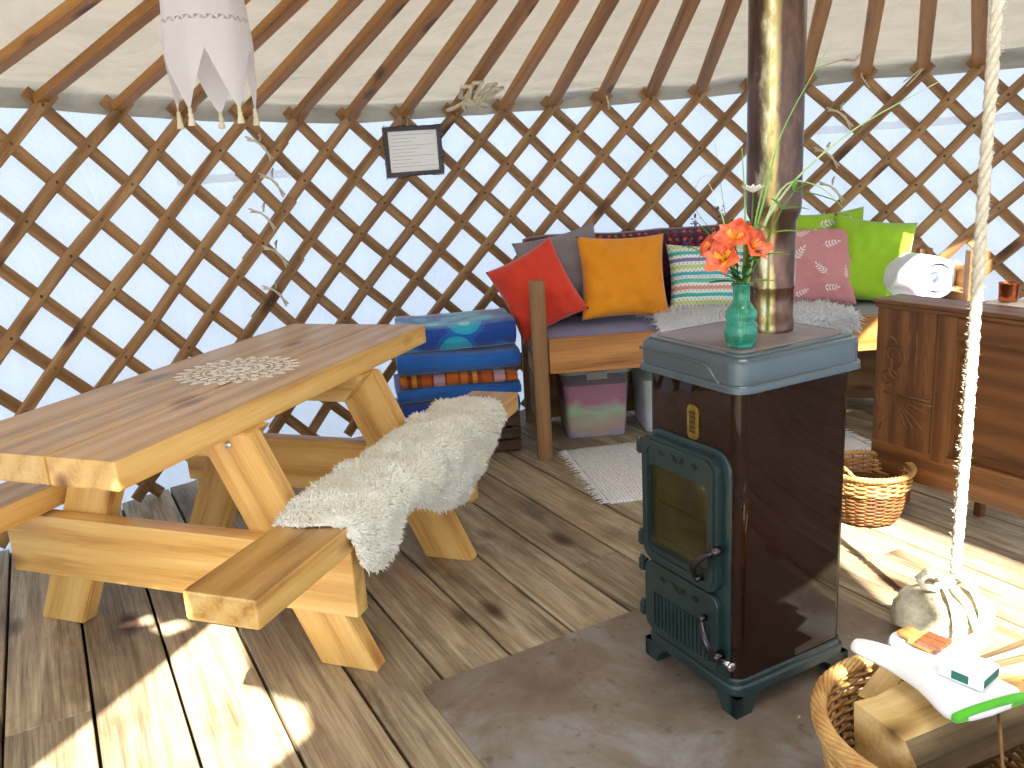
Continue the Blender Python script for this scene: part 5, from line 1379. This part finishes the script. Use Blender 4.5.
finish('hoop', bm, M['string'], hl)

# ------------------------------------------------------------------ strings: lashings, knots and the rope bundle
def loopy(name, label, pts, r_, cat='string'):
    bm = bmesh.new(); c_ = sum((V(p) for p in pts[0]), V((0, 0, 0))) / len(pts[0])
    for p in pts: tube(bm, [V(q) - c_ for q in p], r_, 6)
    o = finish(name, bm, M['string'], None, True); o.location = c_; tag(o, label, cat); return o
fo = cyl(7, jz(7), 3.14); up = (APEX - fo).normalized(); side = V((0, 0, 1)).cross(V((fo.x - YC.x, fo.y - YC.y, 0)).normalized()) * -1; inn = up.cross(side).normalized(); inn = inn if inn.z < 0 else -inn
def RB(a, b, c_): return fo + up * (a * 1.15 + .07) + side * b * 1.2 + inn * (.035 + c_)
bund = []
for dx, h0, h1 in ((-.05, .14, .30), (-.02, .12, .34), (.03, .13, .31), (.06, .12, .27)):
    bund.append([RB(.12, dx * .3, 0), RB(h0 + .02, dx * .9, .01), RB(h1, dx * 1.2 - .01, .02), RB(h1 + .01, dx * 1.2 + .02, .02), RB(h0 + .05, dx * .7 + .02, .02), RB(.12, dx * .3, .01)])
bund.append([RB(.12 + .004 * k, .028 * math.cos(k * 1.2), .012 + .022 * math.sin(k * 1.2)) for k in range(18)])
for dx in (.0, .045, -.02): bund.append([RB(.12, dx * .3, .01), RB(.06, dx + .01, .015), RB(.02, dx + .025, .01), RB(.05, dx + .045, .01), RB(.11, dx * .4 + .01, .012)])
bund.append([RB(.1, 0, 0), RB(-.02, -.03, -.01), RB(-.07, -.045, -.02)])
loopy('rope_bundle', 'coiled white rope bundle tied to a roof pole near the lattice top', bund, .0095, 'rope')
def k10(i, a, b, z): p = cyl(i, jz(i) + z, 3.155 - b); return p + V((math.cos(R(ja(i))), -math.sin(R(ja(i))), 0)) * a
loopy('string_tie', 'white string knot tied at a pole foot right of the rope bundle', [[k10(10, .03 * math.cos(k * .7), .015 + .012 * math.sin(k * .7), .02) for k in range(11)], [k10(10, 0, .03, .02), k10(10, .012, .035, -.03), k10(10, .02, .03, -.075)], [k10(10, 0, .03, .02), k10(10, -.05, .03, .03), k10(10, -.08, .02, .015)], [k10(10, 0, .03, .02), k10(10, .03, .035, .03), k10(10, .045, .03, .01)]], .004)
loopy('string_tie', 'pale string looped around a pole foot right of the flue pipe', [[k10(15, .045 * math.cos(k * .6), .012 + .045 * math.sin(k * .6), .075) for k in range(12)], [k10(15, -.04, .02, .07), k10(15, -.20, .02, .03), k10(15, -.36, .01, .01)], [k10(15, .0, .03, .07), k10(15, -.02, .02, -.03), k10(15, .02, .02, -.09)]], .0035)
loopy('string_tie', 'short frayed string end at a pole foot right of the looped one', [[k10(16, .01, .02, .0), k10(16, -.03, .03, -.05), k10(16, -.07, .03, -.09)], [k10(16, .01, .02, .0), k10(16, -.04, .03, -.04), k10(16, -.085, .03, -.07)]], .004)
# lashings binding overlapped panels
def lash(i, z, label):
    z0_ = z; P_ = lambda a, b, c_: cyl(i + a, z0_ + b, 3.188 - c_)
    loopy('lashing', label, [[P_(-.22, .05, 0), P_(-.1, .035, .006), P_(.0, .02, .008), P_(.14, -.02, .006), P_(.24, -.05, 0)], [P_(-.2, .035, 0), P_(-.05, .03, .008), P_(.1, .0, .008), P_(.2, -.06, .0)], [P_(.02, .03, .008), P_(.05, .07, .01), P_(.0, .05, .012)]], .0045)
names = ['topmost', 'second', 'third', 'fourth', 'fifth']
for k, (i, z) in enumerate(((3.15, 1.46), (3.3, 1.30), (3.05, 1.15), (3.2, .98), (3.1, .80))): lash(i, z, 'cream string lashing, ' + names[k] + ' down the left lattice joint')
for k, (i, z) in enumerate(((14.6, 1.46), (14.4, 1.27), (14.5, 1.10), (14.35, .93))): lash(i, z, 'cream string lashing, ' + names[k] + ' down the lattice joint right of the flue pipe')

# ------------------------------------------------------------------ groups of things of one kind
GR = {'cushion': 'cushions on the day bed', 'folded_blanket': 'folded blankets in the stack', 'log': 'split logs in the firewood basket', 'storage_tub': 'storage tubs under the day bed',
      'lashing': 'string lashings on the lattice joints', 'copper_mug': 'copper mugs behind the chest', 'grass_blade': 'grass blades in the vase', 'alstroemeria': 'orange flowers in the vase',
      'verbena': 'purple flowers in the vase', 'string_tie': 'string ties at the pole feet', 'twig': 'twigs over the firewood', 'chocolate_bar': 'chocolate pieces on the oven mitt', 'lattice_panel': 'lattice panels of the wall', 'webbing_band': 'webbing bands on the wall canvas'}
for o in bpy.data.objects:
    k = o.name.split('.')[0]
    if o.parent is None and k in GR: o['group'] = GR[k]
